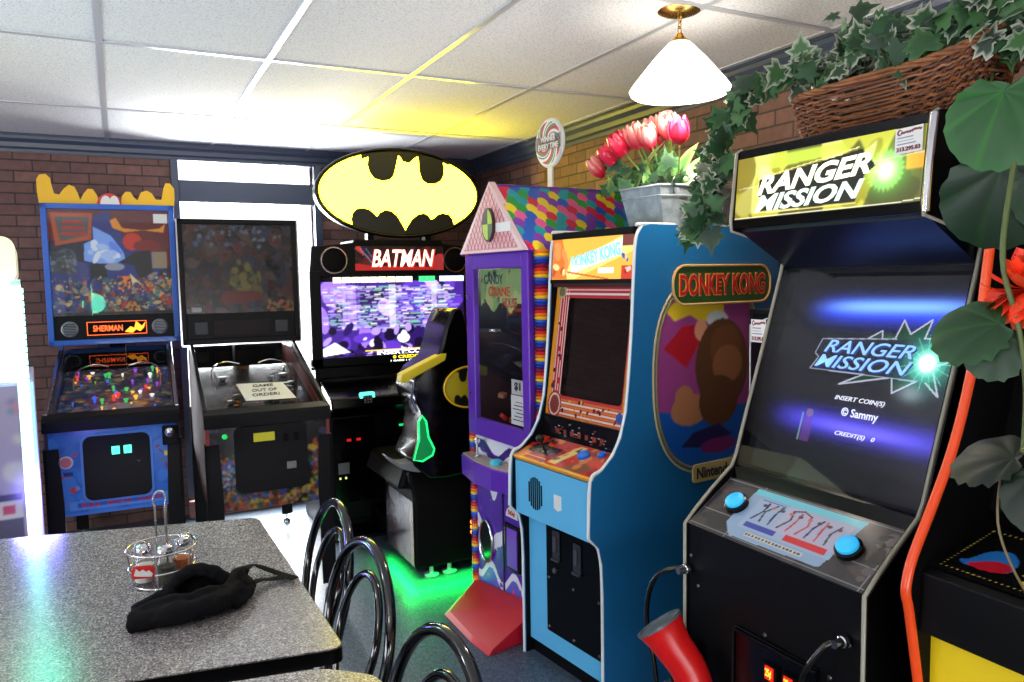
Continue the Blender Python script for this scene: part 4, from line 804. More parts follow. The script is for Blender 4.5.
# side art: coloured oval, title plate and maker's plate
O = FR((.30, -.0005, .79), (1, 0, 0), (0, 0, 1)); OW, OH = .58, .74
ring = arc(.29, .37, .285, 0, 360, 60, .365)[:-1]
ring = [(.29 + .285 * math.copysign(abs(math.cos(a)) ** .8, math.cos(a)), .37 + .365 * math.copysign(abs(math.sin(a)) ** .8, math.sin(a))) for a in [2 * pi * k / 64 for k in range(64)]]
def sa(c):
    c.fill((150, 62, 130)); c.poly([(0, 0), (0, .25), (.08, .24), (.16, .27), (.3, .22), (.58, .24), (.58, 0)], (14, 84, 172))
    c.poly([(.05, .62), (.10, .65), (.16, .64), (.26, .68), (.36, .66), (.37, .60), (.3, .57), (.22, .58), (.18, .60), (.10, .58)], (226, 194, 40)); c.ell(.33, .58, .06, .03, (214, 222, 226)); c.poly([(.14, .56), (.23, .56), (.24, .50), (.16, .40), (.04, .48)], (176, 24, 40)); c.ell(.24, .54, .035, .04, (214, 150, 120))
    c.ell(.36, .40, .15, .18, (92, 58, 36)); c.ell(.38, .47, .09, .085, (112, 70, 42)); c.ell(.39, .40, .085, .075, (150, 96, 62)); c.ell(.18, .24, .10, .06, (178, 118, 80)); c.ell(.15, .29, .05, .045, (178, 118, 80)); c.ell(.34, .26, .11, .10, (92, 58, 36))
    c.poly([(.13, .10), (.2, .15), (.34, .17), (.42, .12), (.3, .08)], (36, 32, 84)); c.ell(.34, .085, .10, .03, (120, 36, 100)); c.blur(1)
art('side_art', t, O, OW, OH, 140, 180, sa, ART, mask=lambda c: c.inside(ring))
MB().tube([(x, y, 0) for x, y in ring], .006, 6, True, M=O).build('art_border', mat('olive_border', (120, 110, 60), .5), t)
MB().tube([(.29 + (x - .29) * 1.05, .37 + (y - .37) * 1.04, 0) for x, y in ring], .0045, 6, True, M=O).build('art_border', mat('pale_border', (190, 170, 120), .5), t)
TP = FR((.385, -.002, 1.43), (1, 0, 0), (0, 0, 1))
m = MB().prism(rrect(0, .55, 0, .145, .06), TP, 0, .006).build('title_plate', mat('plate_green', (44, 84, 40), .45), t)
MB().tube([(x, y, .006) for x, y in rrect(0, .55, 0, .145, .06)], .0055, 6, True, M=TP).build('plate_border', mat('tan_border', (200, 160, 100), .4), m)
text('title_lettering', 'DONKEY KONG', TP @ Matrix.Translation((.275, .0725, .006)), .49, .088, mat('title_red_edge', (236, 150, 60), .4), m, bold=.05)
text('title_lettering', 'DONKEY KONG', TP @ Matrix.Translation((.275, .0725, .0075)), .48, .078, mat('title_red', (190, 26, 40), .4), m, bold=.02)
NP = FR((.49, -.004, .745), (1, 0, 0), (0, 0, 1))
m = MB().prism(rrect(0, .24, 0, .07, .015), NP, 0, .006).build('maker_plate', mat('plate_cream', (196, 176, 110), .5), t)
text('maker_lettering', 'Nintendo', NP @ Matrix.Translation((.12, .035, .006)), .20, .044, INK, m, bold=.03)

# ------------------------------------------------------------------ narrow black cabinet between
t = E('change_machine', 'narrow black cabinet with a vendor sticker between the blue cabinet and the gun game', 'cabinet', (1.99, 1.885, 0))
MB().box(0, .38, 0, .16, .0, 1.415).build('body', BLACK, t, bevel=.004)
MB().box(-.004, .0, .02, .14, .6, 1.40).build('door', BLACKG, t, bevel=.002)
MB().tube([(-.003, .148, .6), (-.003, .148, 1.36), (-.003, .02, 1.40)], .003, 6).build('white_edge', WHITE, t)
CHM = t
# ------------------------------------------------------------------ black gun game cabinet
t = E('gun_game', 'big black gun game cabinet with lit yellow sign, blue button lamps and glowing screen', 'arcade machine', (1.42, 1.095, 0), .77)
W = .609; D = .86
pf = [(.03, 0), (.03, .25), (.0, .40), (.0, .83), (.041, .868), (.098, .915), (.178, .975), (.196, 1.01), (.222, 1.093), (.309, 1.35), (.372, 1.545), (.385, 1.60), (.345, 1.625), (.17, 1.665), (.168, 1.69), (.19, 1.885), (.21, 1.895), (D, 1.895), (D, 0)]
for y in (0, W - .018):
    m = MB().prism(pf, FR((0, y + .018, 0), (1, 0, 0), (0, 0, 1)), 0, .018).build('side_panel', BLACK, t)
    MB().tube([(x, y + .009, z) for x, z in pf[2:17]], .0055, 8).build('edge_moulding', mat('grey_edge', (150, 146, 130), .3), m, smooth=60)
y0, y1 = .018, W - .018; w = y1 - y0
MB().box(.006, .03, y0, y1, .02, .825).build('front_panel', BLACK, t)
MB().box(D - .02, D, y0, y1, .02, 1.88).build('back_panel', BLACKM, t)
MB().box(.2, D, y0, y1, 1.87, 1.89).build('top_panel', BLACK, t)
A = FR((.004, y1, .832), (0, -1, 0), (.165, 0, .11)); L = .198
m = MB().box(0, w, 0, L, -.015, 0, M=A).build('control_panel', mat('panel_dark_grey', (40, 40, 44), .3), t, bevel=.002)
def cp(c):
    c.fill((58, 56, 60)); c.blobs(40, [(66, 62, 66), (50, 50, 54), (78, 68, 66)], .02, .06, 90)
    for k in range(5): c.line([(k * .14, 0), (k * .14, .2)], .0018, (150, 150, 150))
    for k in range(4): c.line([(0, .01 + k * .06), (.6, .01 + k * .06)], .0018, (140, 140, 142))
    c.blobs(20, [(20, 20, 22), (96, 88, 90)], .006, .02, 91, (.52, .57, .03, .18))
    c.poly([(.118, .186), (.47, .186), (.44, .02), (.15, .012), (.11, .05)], (150, 176, 206)); c.poly([(.118, .186), (.47, .186), (.465, .165), (.118, .166)], (120, 206, 222)); c.rect(.15, .45, .048, .16, (166, 186, 214)); c.rect(.25, .45, .07, .165, (200, 186, 208), .6)
    c.rect(.165, .27, .055, .073, (70, 80, 170)); c.rect(.30, .43, .055, .075, (214, 60, 66)); c.rect(.19, .38, .028, .042, (220, 214, 190)); g = random.Random(2)
    for k in range(9): x = .17 + k * .03; c.line([(x, .085), (x + g.uniform(-.008, .02), .12), (x + g.uniform(0, .02), .15)], .006, g.choice([(60, 60, 90), (190, 80, 80), (70, 70, 76)])); c.ell(x + .01, .14, .007, .006, g.choice([(90, 70, 80), (200, 120, 110)]))
    for k in range(16): c.rect(.192 + k * .0116, .2 + k * .0116, .031, .039, (90, 96, 120))
    c.line([(.16, .157), (.24, .157), (.24, .145)], .0025, (60, 60, 160)); c.line([(.27, .15), (.3, .16), (.33, .15)], .004, (50, 50, 60))
art('instruction_art', m, A, w, L, 230, 80, cp, ARTG)
CB = mat('cyan_lamp', (50, 180, 235), .3, emit=(36, 160, 220), es=.6)
for x, yy in ((.098, .112), (.478, .095)):
    q = MB().lathe([(.034, 0), (.034, .014), (.03, .016), (0, .016)], (x, yy, 0), 28, M=A).build('button_collar', BLACKG, m, smooth=30)
    MB().lathe([(.027, .016), (.027, .024), (.02, .027), (0, .028)], (x, yy, 0), 28, M=A).build('lit_button', CB, q, smooth=40)
# ledge, monitor, glass
MB().prism([(.165, .935), (.18, .975), (.20, .985), (.22, .95)], FR((0, y1, 0), (1, 0, 0), (0, 0, 1)), 0, w).build('bezel_ledge', BLACKG, t)
A = FR((.185, y1, .972), (0, -1, 0), (.20, 0, .615)); L = math.hypot(.20, .61)
def rs(c):
    c.fill((10, 10, 13)); sm = c.inside([(.05, .56), (.57, .56), (.57, .09), (.09, .07)]); c.put(sm, (16, 16, 24))
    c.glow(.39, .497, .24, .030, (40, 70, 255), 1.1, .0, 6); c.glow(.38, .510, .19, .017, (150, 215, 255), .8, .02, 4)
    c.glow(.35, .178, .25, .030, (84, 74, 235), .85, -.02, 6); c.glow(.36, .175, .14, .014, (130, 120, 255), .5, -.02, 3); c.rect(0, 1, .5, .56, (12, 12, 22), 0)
    st = [(.30, .41), (.355, .445), (.36, .42), (.395, .425), (.41, .475), (.435, .44), (.485, .48), (.475, .43), (.52, .435), (.50, .405), (.555, .38), (.51, .36), (.54, .29), (.49, .33), (.42, .285), (.41, .325), (.26, .29), (.35, .335), (.31, .35)]
    c.poly([(x, y) for x, y in st], (14, 60, 30)); c.blobs(26, [(30, 110, 50), (20, 70, 40), (10, 30, 20)], .008, .025, 93, (.34, .52, .31, .43), .6)
    c.line(st + st[:1], .0042, (190, 190, 205))
    c.poly([(.155, .325), (.175, .36), (.16, .41), (.48, .43), (.52, .36), (.50, .32)], (20, 24, 40)); c.line([(.155, .325), (.175, .36), (.16, .37), (.175, .412), (.40, .425)], .003, (160, 170, 190)); c.line([(.155, .325), (.48, .322)], .003, (160, 170, 190))
    for i, (r, al) in enumerate([(.05, .25), (.036, .4), (.024, .8), (.014, 1)]): c.ell(.495, .37, r, r, (190, 245, 250) if i > 1 else (90, 200, 160), al)
    for a in range(0, 360, 24): c.line([(.495, .37), (.495 + .07 * math.cos(R(a)), .37 + .07 * math.sin(R(a)))], .0016, (120, 230, 190), .7)
    c.glow(.495, .37, .05, .05, (80, 220, 190), .8); c.glow(.495, .37, .02, .02, (255, 255, 255), 1.2); c.glow(.47, .29, .03, .02, (170, 190, 190), .5)
    c.rect(.165, .17, .12, .2, (150, 190, 180), .5); c.rect(.175, .205, .12, .19, (120, 70, 150), .45); c.ell(.19, .2, .012, .012, (160, 130, 110), .5)
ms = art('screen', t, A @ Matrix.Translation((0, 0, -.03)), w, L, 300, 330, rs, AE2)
T1 = mat('title_light_blue', (170, 215, 250), .3, emit=(150, 210, 250), es=1.35); T2 = mat('title_edge_blue', (30, 60, 140), .3, emit=(30, 60, 150), es=.9); TW = mat('screen_text_white', (255, 255, 255), .3, emit=(240, 245, 255), es=1.3)
Q = A @ Matrix.Translation((0, 0, -.027)); rot = Matrix.Rotation(R(0), 4, 'Z')
for dx, dy, m_, bo in ((.003, -.003, T2, .03), (0, 0, T1, .008)):
    text('title_lettering', 'RANGER', Q @ Matrix.Translation((.325 + dx, .393 + dy, .001 if m_ is T1 else 0)) @ rot, .27, .036, m_, ms, shear=.4, bold=bo)
    text('title_lettering', 'MISSION', Q @ Matrix.Translation((.315 + dx, .350 + dy, .001 if m_ is T1 else 0)) @ rot, .29, .036, m_, ms, shear=.4, bold=bo)
text('screen_lettering', 'INSERT COIN(S)', Q @ Matrix.Translation((.335, .252, .0)), .15, .016, TW, ms, shear=.3, bold=.01)
text('screen_lettering', '© Sammy', Q @ Matrix.Translation((.345, .215, .0)), .11, .030, TW, ms, bold=.015)
text('screen_lettering', 'CREDIT(S)   0', Q @ Matrix.Translation((.345, .158, .0)), .12, .015, TW, ms, shear=.3, bold=.01)
MB().box(0, w, 0, L, -.001, .001, M=A).build('screen_glass', glass_mat('smoked_glass', (.8, .8, .84)), t)
MB().box(0, w, 0, L, -.2, -.19, M=A).build('monitor_back', BLACKM, t)
MB().prism([(.385, 1.555), (.20, 1.66), (.20, 1.70), (.43, 1.70), (.43, 1.55)], FR((0, y1, 0), (1, 0, 0), (0, 0, 1)), 0, w).build('hood', mat('hood_blue_black', (10, 14, 30), .3), t)
# marquee
A = FR((.175, y1, 1.69), (0, -1, 0), (.015, 0, .175)); L = .176
def mq(c):
    w_ = w; c.fill((196, 196, 60)); c.blobs(34, [(160, 150, 30), (214, 216, 110), (232, 236, 150), (120, 116, 24), (90, 80, 20), (200, 190, 60)], .02, .07, 95); c.rect(.0, .06, 0, L, (150, 120, 20), .5)
    c.poly([(.12, .17), (.35, .17), (.37, .145), (.12, .135)], (200, 230, 70), .8); c.poly([(.34, .12), (.40, .17), (.43, .12)], (80, 90, 10)); c.poly([(.37, .11), (.45, .16), (.44, .12)], (220, 226, 130)); c.poly([(.42, 0), (.573, 0), (.573, .176), (.50, .176), (.47, .12)], (60, 62, 26), .85); c.rect(.53, .573, .08, .115, (230, 160, 40))
    for a in range(0, 360, 15): g_ = .05 + .03 * ((a * 7) % 5) / 4; c.line([(.475, .085), (.475 + g_ * math.cos(R(a)), .085 + g_ * math.sin(R(a)))], .002, (190, 230, 120), .8)
    for r, al in ((.045, .3), (.036, .4), (.026, .6), (.016, .9)): c.ell(.478, .085, r, r, (150, 245, 120) if r > .02 else (225, 255, 210), al)
    c.blur(2); c.glow(.478, .085, .05, .045, (120, 230, 90), .7); c.glow(.478, .085, .02, .02, (255, 255, 230), .8); c.glow(.25, .12, .2, .05, (120, 130, 40), .5)
    c.line([(.01, .09), (.573, .115)], .004, (240, 240, 200), .4)
    c.poly([(.07, .022), (.095, .06), (.08, .062), (.085, .11), (.41, .145), (.45, .10), (.42, .08), (.40, .02)], (24, 22, 8)); c.line([(.07, .022), (.095, .06), (.08, .062), (.085, .113), (.40, .15)], .003, (240, 226, 140)); c.line([(.07, .018), (.40, .016)], .003, (240, 226, 140)); c.line([(0, .006), (.5, .006), (.573, .012)], .002, (240, 240, 200))
m = art('marquee_art', t, A, w, L, 240, 76, mq, attr_mat('marquee_yellow_lit', .3, 1.4))
LW = mat('marquee_letter', (250, 250, 225), .3, emit=(245, 248, 215), es=1.15); LW2 = mat('marquee_letter_cool', (215, 228, 215), .3, emit=(205, 222, 210), es=.95)
text('marquee_lettering', 'RANGER', A @ Matrix.Translation((.26, .100, .003)) @ Matrix.Rotation(R(3), 4, 'Z'), .36, .052, LW, m, shear=.35, bold=.035)
text('marquee_lettering', 'MISSION', A @ Matrix.Translation((.25, .046, .003)) @ Matrix.Rotation(R(1.5), 4, 'Z'), .35, .046, LW2, m, shear=.35, bold=.035)
MB().box(.168, .19, y0, y1, 1.668, 1.695).box(.19, .22, y0, y1, 1.865, 1.89).build('marquee_frame', BLACKG, t, bevel=.003)
MB().tube([(.166, .001, 1.67), (.172, .0, 1.78), (.186, 0, 1.885)], .009, 8).build('marquee_corner_trim', CHROME, t, smooth=60)
MB().box(.2, .22, y0, y1, 1.69, 1.87).build('marquee_box', BLACK, t)
def vendor(parent, M, wd, h):
    def dv(c):
        c.fill((240, 240, 238)); g = random.Random(4)
        c.ell(wd * .16, h * .84, wd * .1, h * .12, (120, 30, 50)); c.ell(wd * .18, h * .84, wd * .055, h * .07, (240, 240, 238)); x = .24
        while x < .93: c.ell(wd * x, h * (.80 + .05 * g.random() + .06 * (x - .2)), wd * .045, h * .055, (130, 40, 56)); x += .075
        for k in range(3): c.rect(wd * .08, wd * g.uniform(.6, .9), h * (.36 + .12 * k), h * (.40 + .12 * k), (130, 140, 160))
    s = art('vendor_sticker', parent, M, wd, h, 60, 44, dv, attr_mat('sticker_print', .5, .0))
    text('sticker_lettering', '313.295.83', M @ Matrix.Translation((wd / 2, h * .17, .002)), wd * .85, h * .17, mat('maroon_ink', (130, 30, 50), .5), s, bold=.03)
vendor(m, A @ Matrix.Translation((.50, .115, .004)) @ Matrix.Rotation(R(2), 4, 'Z'), .068, .058)
vendor(CHM, FX(-.006, .14, 1.30), .07, .08)
# coin door, holsters
q = MB().box(-.004, .006, .13, .40, .26, .61).build('coin_door', BLACKG, t, bevel=.003)
MB().tube([(-.008, .13, .60), (-.008, .40, .60), (-.008, .40, .28)], .004, 6).build('door_edge', BLACK, q)
for y in (.265, .205):
    MB().box(-.014, -.004, y - .022, y + .022, .50, .56).build('coin_slot', BLACKM, q)
    k = MB().box(-.018, -.012, y - .013, y + .013, .522, .556).build('coin_lamp', mat('red_coin_lamp', (200, 30, 20), .3, emit=(190, 30, 15), es=1.0), q)
    text('coin_lettering', '25¢', FX(-.019, y, .539), .02, .026, mat('coin_yellow', (255, 200, 60), .3, emit=(255, 200, 60), es=1.2), k, bold=.03)
for y, z in ((.58, .74), (.05, .70), (.30, .62), (.10, .60), (.55, .66)): MB().lathe([(.006, 0), (.004, .004), (0, .004)], (0, 0, 0), 8, M=FX(.005, y, z)).build('bolt', STEEL, t)
def gunset(y, col, lbl, side):
    e = E('light_gun', lbl, 'toy gun', tuple(Vector((1.42, 1.095, 0)) + Vector((0, y, 0))), 0)
    MB().box(-.05, -.0, -.03, .03, .36, .50).build('holster_bracket', BLACK, e, bevel=.004)
    ax = smoothpath([(-.135, -.03, .575), (-.115, -.06, .525), (-.085, -.095, .46), (-.075, -.12, .38), (-.07, -.13, .27)], 5)
    MB().tube(ax, [.069, .066, .062, .059, .056, .054, .053, .052, .051, .051] + [.05] * (len(ax) - 10), 28).build('barrel', col, e, smooth=40)
    M = Matrix.Translation(ax[0]) @ Vector((0, 0, 1)).rotation_difference((Vector(ax[0]) - Vector(ax[1])).normalized()).to_matrix().to_4x4()
    MB().lathe([(0, .001), (.06, .001), (.062, .006), (.069, .006), (.069, -.002)], (0, 0, 0), 28, M=M).build('muzzle', mat('gun_grey', (84, 92, 98), .3), e, smooth=30)
    return e
GUN = gunset(.585, RED, 'red plastic toy gun hanging at the front left of the black gun game', 1)
CBM = mat('cable_black', (12, 12, 14), .2)
c1 = [(x0 - 1.42, y - 1.68, z) for x0, y, z in [(1.425, 1.68, .70), (1.385, 1.70, .70), (1.36, 1.76, .66), (1.35, 1.79, .58), (1.35, 1.79, .48), (1.36, 1.77, .38), (1.365, 1.75, .20)]]
MB().tube(smoothpath(c1, 8), .0075, 8).build('gun_cable', CBM, GUN, smooth=60)
c2 = [(x0 - 1.42, y - 1.095, z) for x0, y, z in [(1.425, 1.15, .71), (1.38, 1.165, .705), (1.36, 1.19, .66), (1.355, 1.215, .60), (1.36, 1.22, .50), (1.37, 1.2, .40), (1.42, 1.18, .30)]]
MB().tube(smoothpath(c2, 8), .0075, 8).build('gun_cable', CBM, t, smooth=60)
for p in ((-.004, .635 - .05, .70), (-.004, .055, .71)):
    MB().lathe([(.014, 0), (.014, .01), (.011, .012), (.010, .035), (0, .035)], (0, 0, 0), 14, M=FX(*p)).build('cable_gland', CHROME, t, smooth=40)

# ------------------------------------------------------------------ yellow and black cabinet with orange edging
t = E('arcade_cabinet', 'black and yellow arcade cabinet with orange edging, cut by the right edge', 'arcade machine', (1.42, .40, 0), 0)
W = .6; D = .82
pf = [(.06, 0), (.06, .40), (.04, .62), (.026, .68), (-.008, .84), (-.02, .88), (-.018, .91), (.0, .96), (.06, 1.06), (.116, 1.163), (.16, 1.28), (.195, 1.413), (.222, 1.585), (.235, 1.68), (.25, 1.80), (.26, 1.812), (D, 1.815), (D, 0)]
for y in (0, W - .018):
    m = MB().prism(pf, FR((0, y + .018, 0), (1, 0, 0), (0, 0, 1)), 0, .018).build('side_panel', BLACKM, t)
    MB().tube([(x, y + .009, z) for x, z in smoothpath(pf[:15], 3)], .0105, 8).build('orange_edge', ORANGE, m, smooth=60)
y0, y1 = .018, W - .018; w = y1 - y0
MB().box(.05, .07, y0, y1, .05, .80).build('front_panel', YELLOW, t)
MB().prism([(.01, .80), (.012, .925), (.03, .935), (.26, .985), (.26, .80)], FR((0, y1, 0), (1, 0, 0), (0, 0, 1)), 0, w).build('control_box', BLACK, t, bevel=.003)
A = FR((.028, y1, .9365), (0, -1, 0), (.23, 0, .05)); L = .235
def pcp(c):
    c.fill((16, 16, 17))
    for k in range(48): c.ell(.02 + k * .011, .02, .002, .002, (220, 200, 90)); c.ell(.02 + k * .011, .20, .002, .002, (220, 200, 90))
    for k in range(17): c.ell(.02, .02 + k * .011, .002, .002, (220, 200, 90)); c.ell(w - .02, .02 + k * .011, .002, .002, (220, 200, 90))
    k_ = lambda P: [(x * .8 - .002, y) for x, y in P]
    c.poly(k_([p[:2] for p in smoothpath([(.045, .06, 0), (.06, .07, 0), (.08, .12, 0), (.12, .135, 0), (.155, .11, 0), (.165, .07, 0), (.15, .055, 0), (.11, .06, 0), (.07, .045, 0)], 5, True)]), (40, 120, 200))
    c.poly(k_([p[:2] for p in smoothpath([(.07, .05, 0), (.085, .07, 0), (.12, .09, 0), (.155, .085, 0), (.16, .06, 0), (.12, .045, 0)], 5, True)]), (200, 30, 50))
    c.poly(k_([(.19, .07), (.22, .085), (.25, .10), (.29, .09), (.30, .06), (.25, .05), (.22, .035), (.20, .045), (.215, .06)]), (240, 220, 30)); c.ell(.21, .10, .02, .015, (40, 110, 200))
m = art('control_art', t, A, w, L, 200, 84, pcp, ARTG)
MB().lathe([(.018, 0), (.005, .006), (.005, .05), (.018, .06), (.018, .08), (0, .09)], (.29, .13, 0), 14, M=A).build('joystick', RED, t, smooth=40)
MB().prism([(.26, .985), (.24, 1.02), (.38, 1.55), (.42, 1.55), (.30, .985)], FR((0, y1, 0), (1, 0, 0), (0, 0, 1)), 0, w).build('bezel_board', BLACKM, t)
A = FR((.238, y1 - .09, 1.02), (0, -1, 0), (.14, 0, .53))
MB().box(0, w - .18, .04, .42, .002, .006, M=A).build('monitor_glass', mat('grey_crt', (96, 104, 118), .12), t)
MB().box(.25, .26, y0, y1, 1.64, 1.8).build('marquee_panel', mat('marquee_unlit_yellow', (200, 170, 40), .4), t)
MB().box(.26, D, y0, y1, 1.79, 1.81).box(D - .02, D, y0, y1, .02, 1.8).build('top_panel', BLACKM, t)

# ------------------------------------------------------------------ ceiling pendant lamp
t = E('pendant_lamp', 'white cone glass pendant lamp on a brass chain below the ceiling', 'lamp', (1.752, 2.135, 2.13), 0)
MB().lathe([(.0, .32), (.072, .32), (.074, .308), (.06, .30), (.03, .292), (.0, .291)], (0, 0, 0), 36).build('ceiling_rose', BRASS, t, smooth=40)
for k in range(3):
    M = Matrix.Translation((0, 0, .282 - k * .019)) @ Matrix.Rotation(R(90 * k), 4, 'Z') @ Matrix.Rotation(R(90), 4, 'X')
    MB().tube([(.007 * math.cos(a), .013 * math.sin(a), 0) for a in [2 * pi * i / 16 for i in range(16)]], .0022, 6, True, M=M).build('chain_link', BRASS, t, smooth=60)
MB().lathe([(.0, .236), (.01, .234), (.018, .222), (.034, .206), (.036, .198), (.0, .198)], (0, 0, 0), 28).build('brass_cap', BRASS, t, smooth=40)
SH = mat('opal_glass', (255, 250, 240), .3, emit=(255, 247, 232), es=4.)
MB().lathe([(.032, .205), (.045, .194), (.092, .145), (.158, .065), (.172, .045), (.168, .034), (.160, .028), (.154, .034), (.162, .048), (.15, .06), (.087, .135), (.04, .186), (.027, .198)], (0, 0, 0), 48).build('shade', SH, t, smooth=60)
MB().ell((0, 0, .10), .03, .03, .045, 16, 10).build('bulb', mat('bulb', (255, 255, 255), .3, emit=(255, 240, 215), es=20.), t, smooth=180)

# ------------------------------------------------------------------ plants
def ivy_outline(s):
    pts = [(0, -.05), (.28, -.22), (.5, -.12), (.36, .08), (.62, .28), (.34, .34), (.30, .52), (.12, .62), (0, .98)]
    return [(x * s, y * s) for x, y in pts] + [(-x * s, y * s) for x, y in pts[-2:0:-1]]
def leaf(mb, pos, nrm, up, s, dark, edge, out=ivy_outline, bend=.22, light=None):
    z = Vector(nrm).normalized(); y = Vector(up); y = (y - z * y.dot(z)).normalized(); x = y.cross(z)
    o = out(s); vs = []; cs = []
    for px_, py_ in [(0, .18 * s)] + [(a * .62, .18 * s + (b - .18 * s) * .62) for a, b in o] + o:
        h = -bend * (px_ * px_ + (py_ - .2 * s) ** 2) / s + .10 * abs(px_)
        vs.append(Vector(pos) + x * px_ + y * py_ + z * h)
    n = len(o); cs = [tuple(dark) + (1,)] + [tuple(dark) + (1,)] * n + [tuple(edge) + (1,)] * n
    fs = [(0, 1 + i, 1 + (i + 1) % n) for i in range(n)] + [(1 + i, 1 + n + i, 1 + n + (i + 1) % n, 1 + (i + 1) % n) for i in range(n)]
    mb.add(vs, fs, None, cs)
GR = lambda c: tuple(float(q) for q in lin(c))
g = random.Random(12)
def ivy_leafs(mb, spots, s0, s1, varieg, gg, face=(-1, -.5, .2)):
    for p in spots:
        nrm = Vector(face) + Vector((gg.uniform(-.8, .8), gg.uniform(-.9, .9), gg.uniform(-.6, .8)))
        up = Vector((gg.uniform(-.6, .6), gg.uniform(-1, 1), gg.uniform(-1, .6)))
        dk = gg.choice([(32, 66, 38), (44, 84, 48), (26, 54, 34), (62, 104, 56)]); ed = gg.choice([(184, 192, 168), (150, 168, 140), (196, 200, 180)]) if gg.random() < varieg else gg.choice([(50, 92, 52), (66, 110, 60), (40, 76, 44)])
        leaf(mb, p, nrm, up, gg.uniform(s0, s1), GR(dk), GR(ed))
# wicker basket on the gun game
BC = (1.90, 0, 1.897); t = E('wicker_basket', 'long brown wicker basket on top of the black gun game', 'basket', (1.93, 1.425, 1.896), 0)
def bpt(a, u, off=0.):
    ca, sa = math.cos(a), math.sin(a); k = .45
    ex = abs(ca) ** k * (1 if ca > 0 else -1); ey = abs(sa) ** k * (1 if sa > 0 else -1)
    nn = max(abs(ca), abs(sa)); 
    hx = .085 + .035 * u; yc = .03 - .015 * u; hy = .24 + .055 * u + (.045 * u * u if sa < 0 else 0)
    zt = .155 + .05 * max(0, -sa) ** 2 - .0 * sa
    return Vector(((hx + off) * ex, yc + (hy + off) * ey, .004 + u * zt))
wm = [mat('wicker_brown', (122, 70, 42), .55, noise=(74, 40, 26), nscale=30.), mat('wicker_light', (164, 104, 62), .5, noise=(116, 70, 42), nscale=26.)]
NA = 176; NR = 16
for par in (0, 1):
    mb = MB()
    for j in range(par, NR, 2):
        u = (j + .5) / NR
        mb.tube([bpt(2 * pi * i / NA, u, .0045 * math.cos(pi * (i * 44 / NA * 1.0 + j))) + Vector((0, 0, .0018 * math.sin(i * 1.7 + j * 3))) for i in range(NA)], .0046, 5, True)
    mb.build('row_weave', wm[par], t, smooth=60)
mb = MB()
for i in range(44):
    a = 2 * pi * (i + .5) / 44; mb.tube([bpt(a, u, 0) for u in (0, .25, .5, .75, 1.)], .0036, 5)
mb.build('stake_weave', wm[0], t, smooth=60)
mb = MB()
for q in range(3): mb.tube([bpt(2 * pi * i / NA, 1.02, 0) + Vector((.007 * math.cos(i * .5 + q * 2.1), .007 * math.cos(i * .5 + q * 2.1) * .3, .006 * math.sin(i * .5 + q * 2.1))) for i in range(NA)], .006, 6, True)
mb.build('rim', wm[1], t, smooth=60)
MB().prism([tuple(bpt(2 * pi * i / 40, .0))[:2] for i in range(40)], None, .003, .01).build('base', wm[0], t)
# ivy in the basket
iv = E('ivy_plant', 'bushy artificial ivy with cream-edged leaves filling the wicker basket', 'plant', (1.93, 1.40, 1.91), 0)
sp = []
for k in range(300):
    y = g.uniform(-.36, .33); h = .19 - .55 * abs(y - .14) if y > .0 else .10; x = g.uniform(-.12, .12)
    sp.append((x, y, .14 + g.random() ** .8 * max(.05, h * 1.2)))
mb = MB(); ivy_leafs(mb, sp, .045, .085, .5, g, (-1, -.4, .3)); mb.build('foliage', AGREEN, iv, smooth=60)
mb = MB()
for k in range(26):
    y = g.uniform(-.28, .26); mb.tube(smoothpath([(g.uniform(-.05, .05), y, .0), (g.uniform(-.08, .08), y * 1.05, .12), (g.uniform(-.11, .1), y * 1.15, .25 - .3 * abs(y - .1))], 4), .0025, 5)
mb.build('stem_bundle', mat('stem_green', (70, 90, 46), .5), iv, smooth=60)
# hanging vine
def yz(px_, py_, X):   # helper: spot on the hanging vine, in metres
    return (X, px_, py_)
vn = E('ivy_vine', 'ivy vine trailing down between the wicker basket and the tulips', 'plant', (1.70, 1.72, 1.9), 0)
P = [Vector(p) for p in [(1.86, 1.66, 2.13), (1.80, 1.76, 2.13), (1.76, 1.84, 2.07), (1.72, 1.89, 1.99), (1.68, 1.90, 1.90), (1.66, 1.90, 1.82), (1.64, 1.88, 1.74), (1.62, 1.90, 1.67)]]
lp_ = [Vector(p) - Vector((1.70, 1.72, 1.9)) for p in smoothpath(P, 6)]
MB().tube(lp_, .003, 6).build('stem', mat('vine_stem', (84, 74, 44), .5), vn, smooth=60)
sp = []
for i, p in enumerate(lp_):
    for _ in range(3 if i > 12 else 2):
        sp.append(p + Vector((g.uniform(-.02, .03), g.uniform(-.045, .05), g.uniform(-.035, .03))))
mb = MB(); ivy_leafs(mb, sp, .045, .085, .3, g, (-.6, -.9, .1)); mb.build('foliage', AGREEN, vn, smooth=60)
# tulips in the galvanised tub
t = E('potted_tulips', 'red artificial tulips in a galvanised metal tub on the blue cabinet', 'plant', (1.94, 2.375, 1.7255), 6.6)
def oct_(s, r=.8, hx=.20, hy=.135): return [(s * hx * x, s * hy * y) for x, y in ((-1, -r), (-r * .8, -1), (r * .8, -1), (1, -r), (1, r), (r * .8, 1), (-r * .8, 1), (-1, r))]
tb_ = MB(); o1, o2, o3 = oct_(.84), oct_(1.), oct_(.965)
v = [(x, y, 0) for x, y in o1] + [(x, y, .14) for x, y in o2] + [(x, y, .14) for x, y in o3] + [(x, y, .11) for x, y in o3]
tb_.add(v, [tuple(range(8))[::-1]] + [(j * 8 + i, j * 8 + (i + 1) % 8, j * 8 + 8 + (i + 1) % 8, j * 8 + 8 + i) for j in range(3) for i in range(8)] + [tuple(range(24, 32))])
GV = mat('galvanised_metal', (176, 186, 190), .45, .35, noise=(140, 152, 158), nscale=30.)
tub = tb_.build('tub', GV, t)
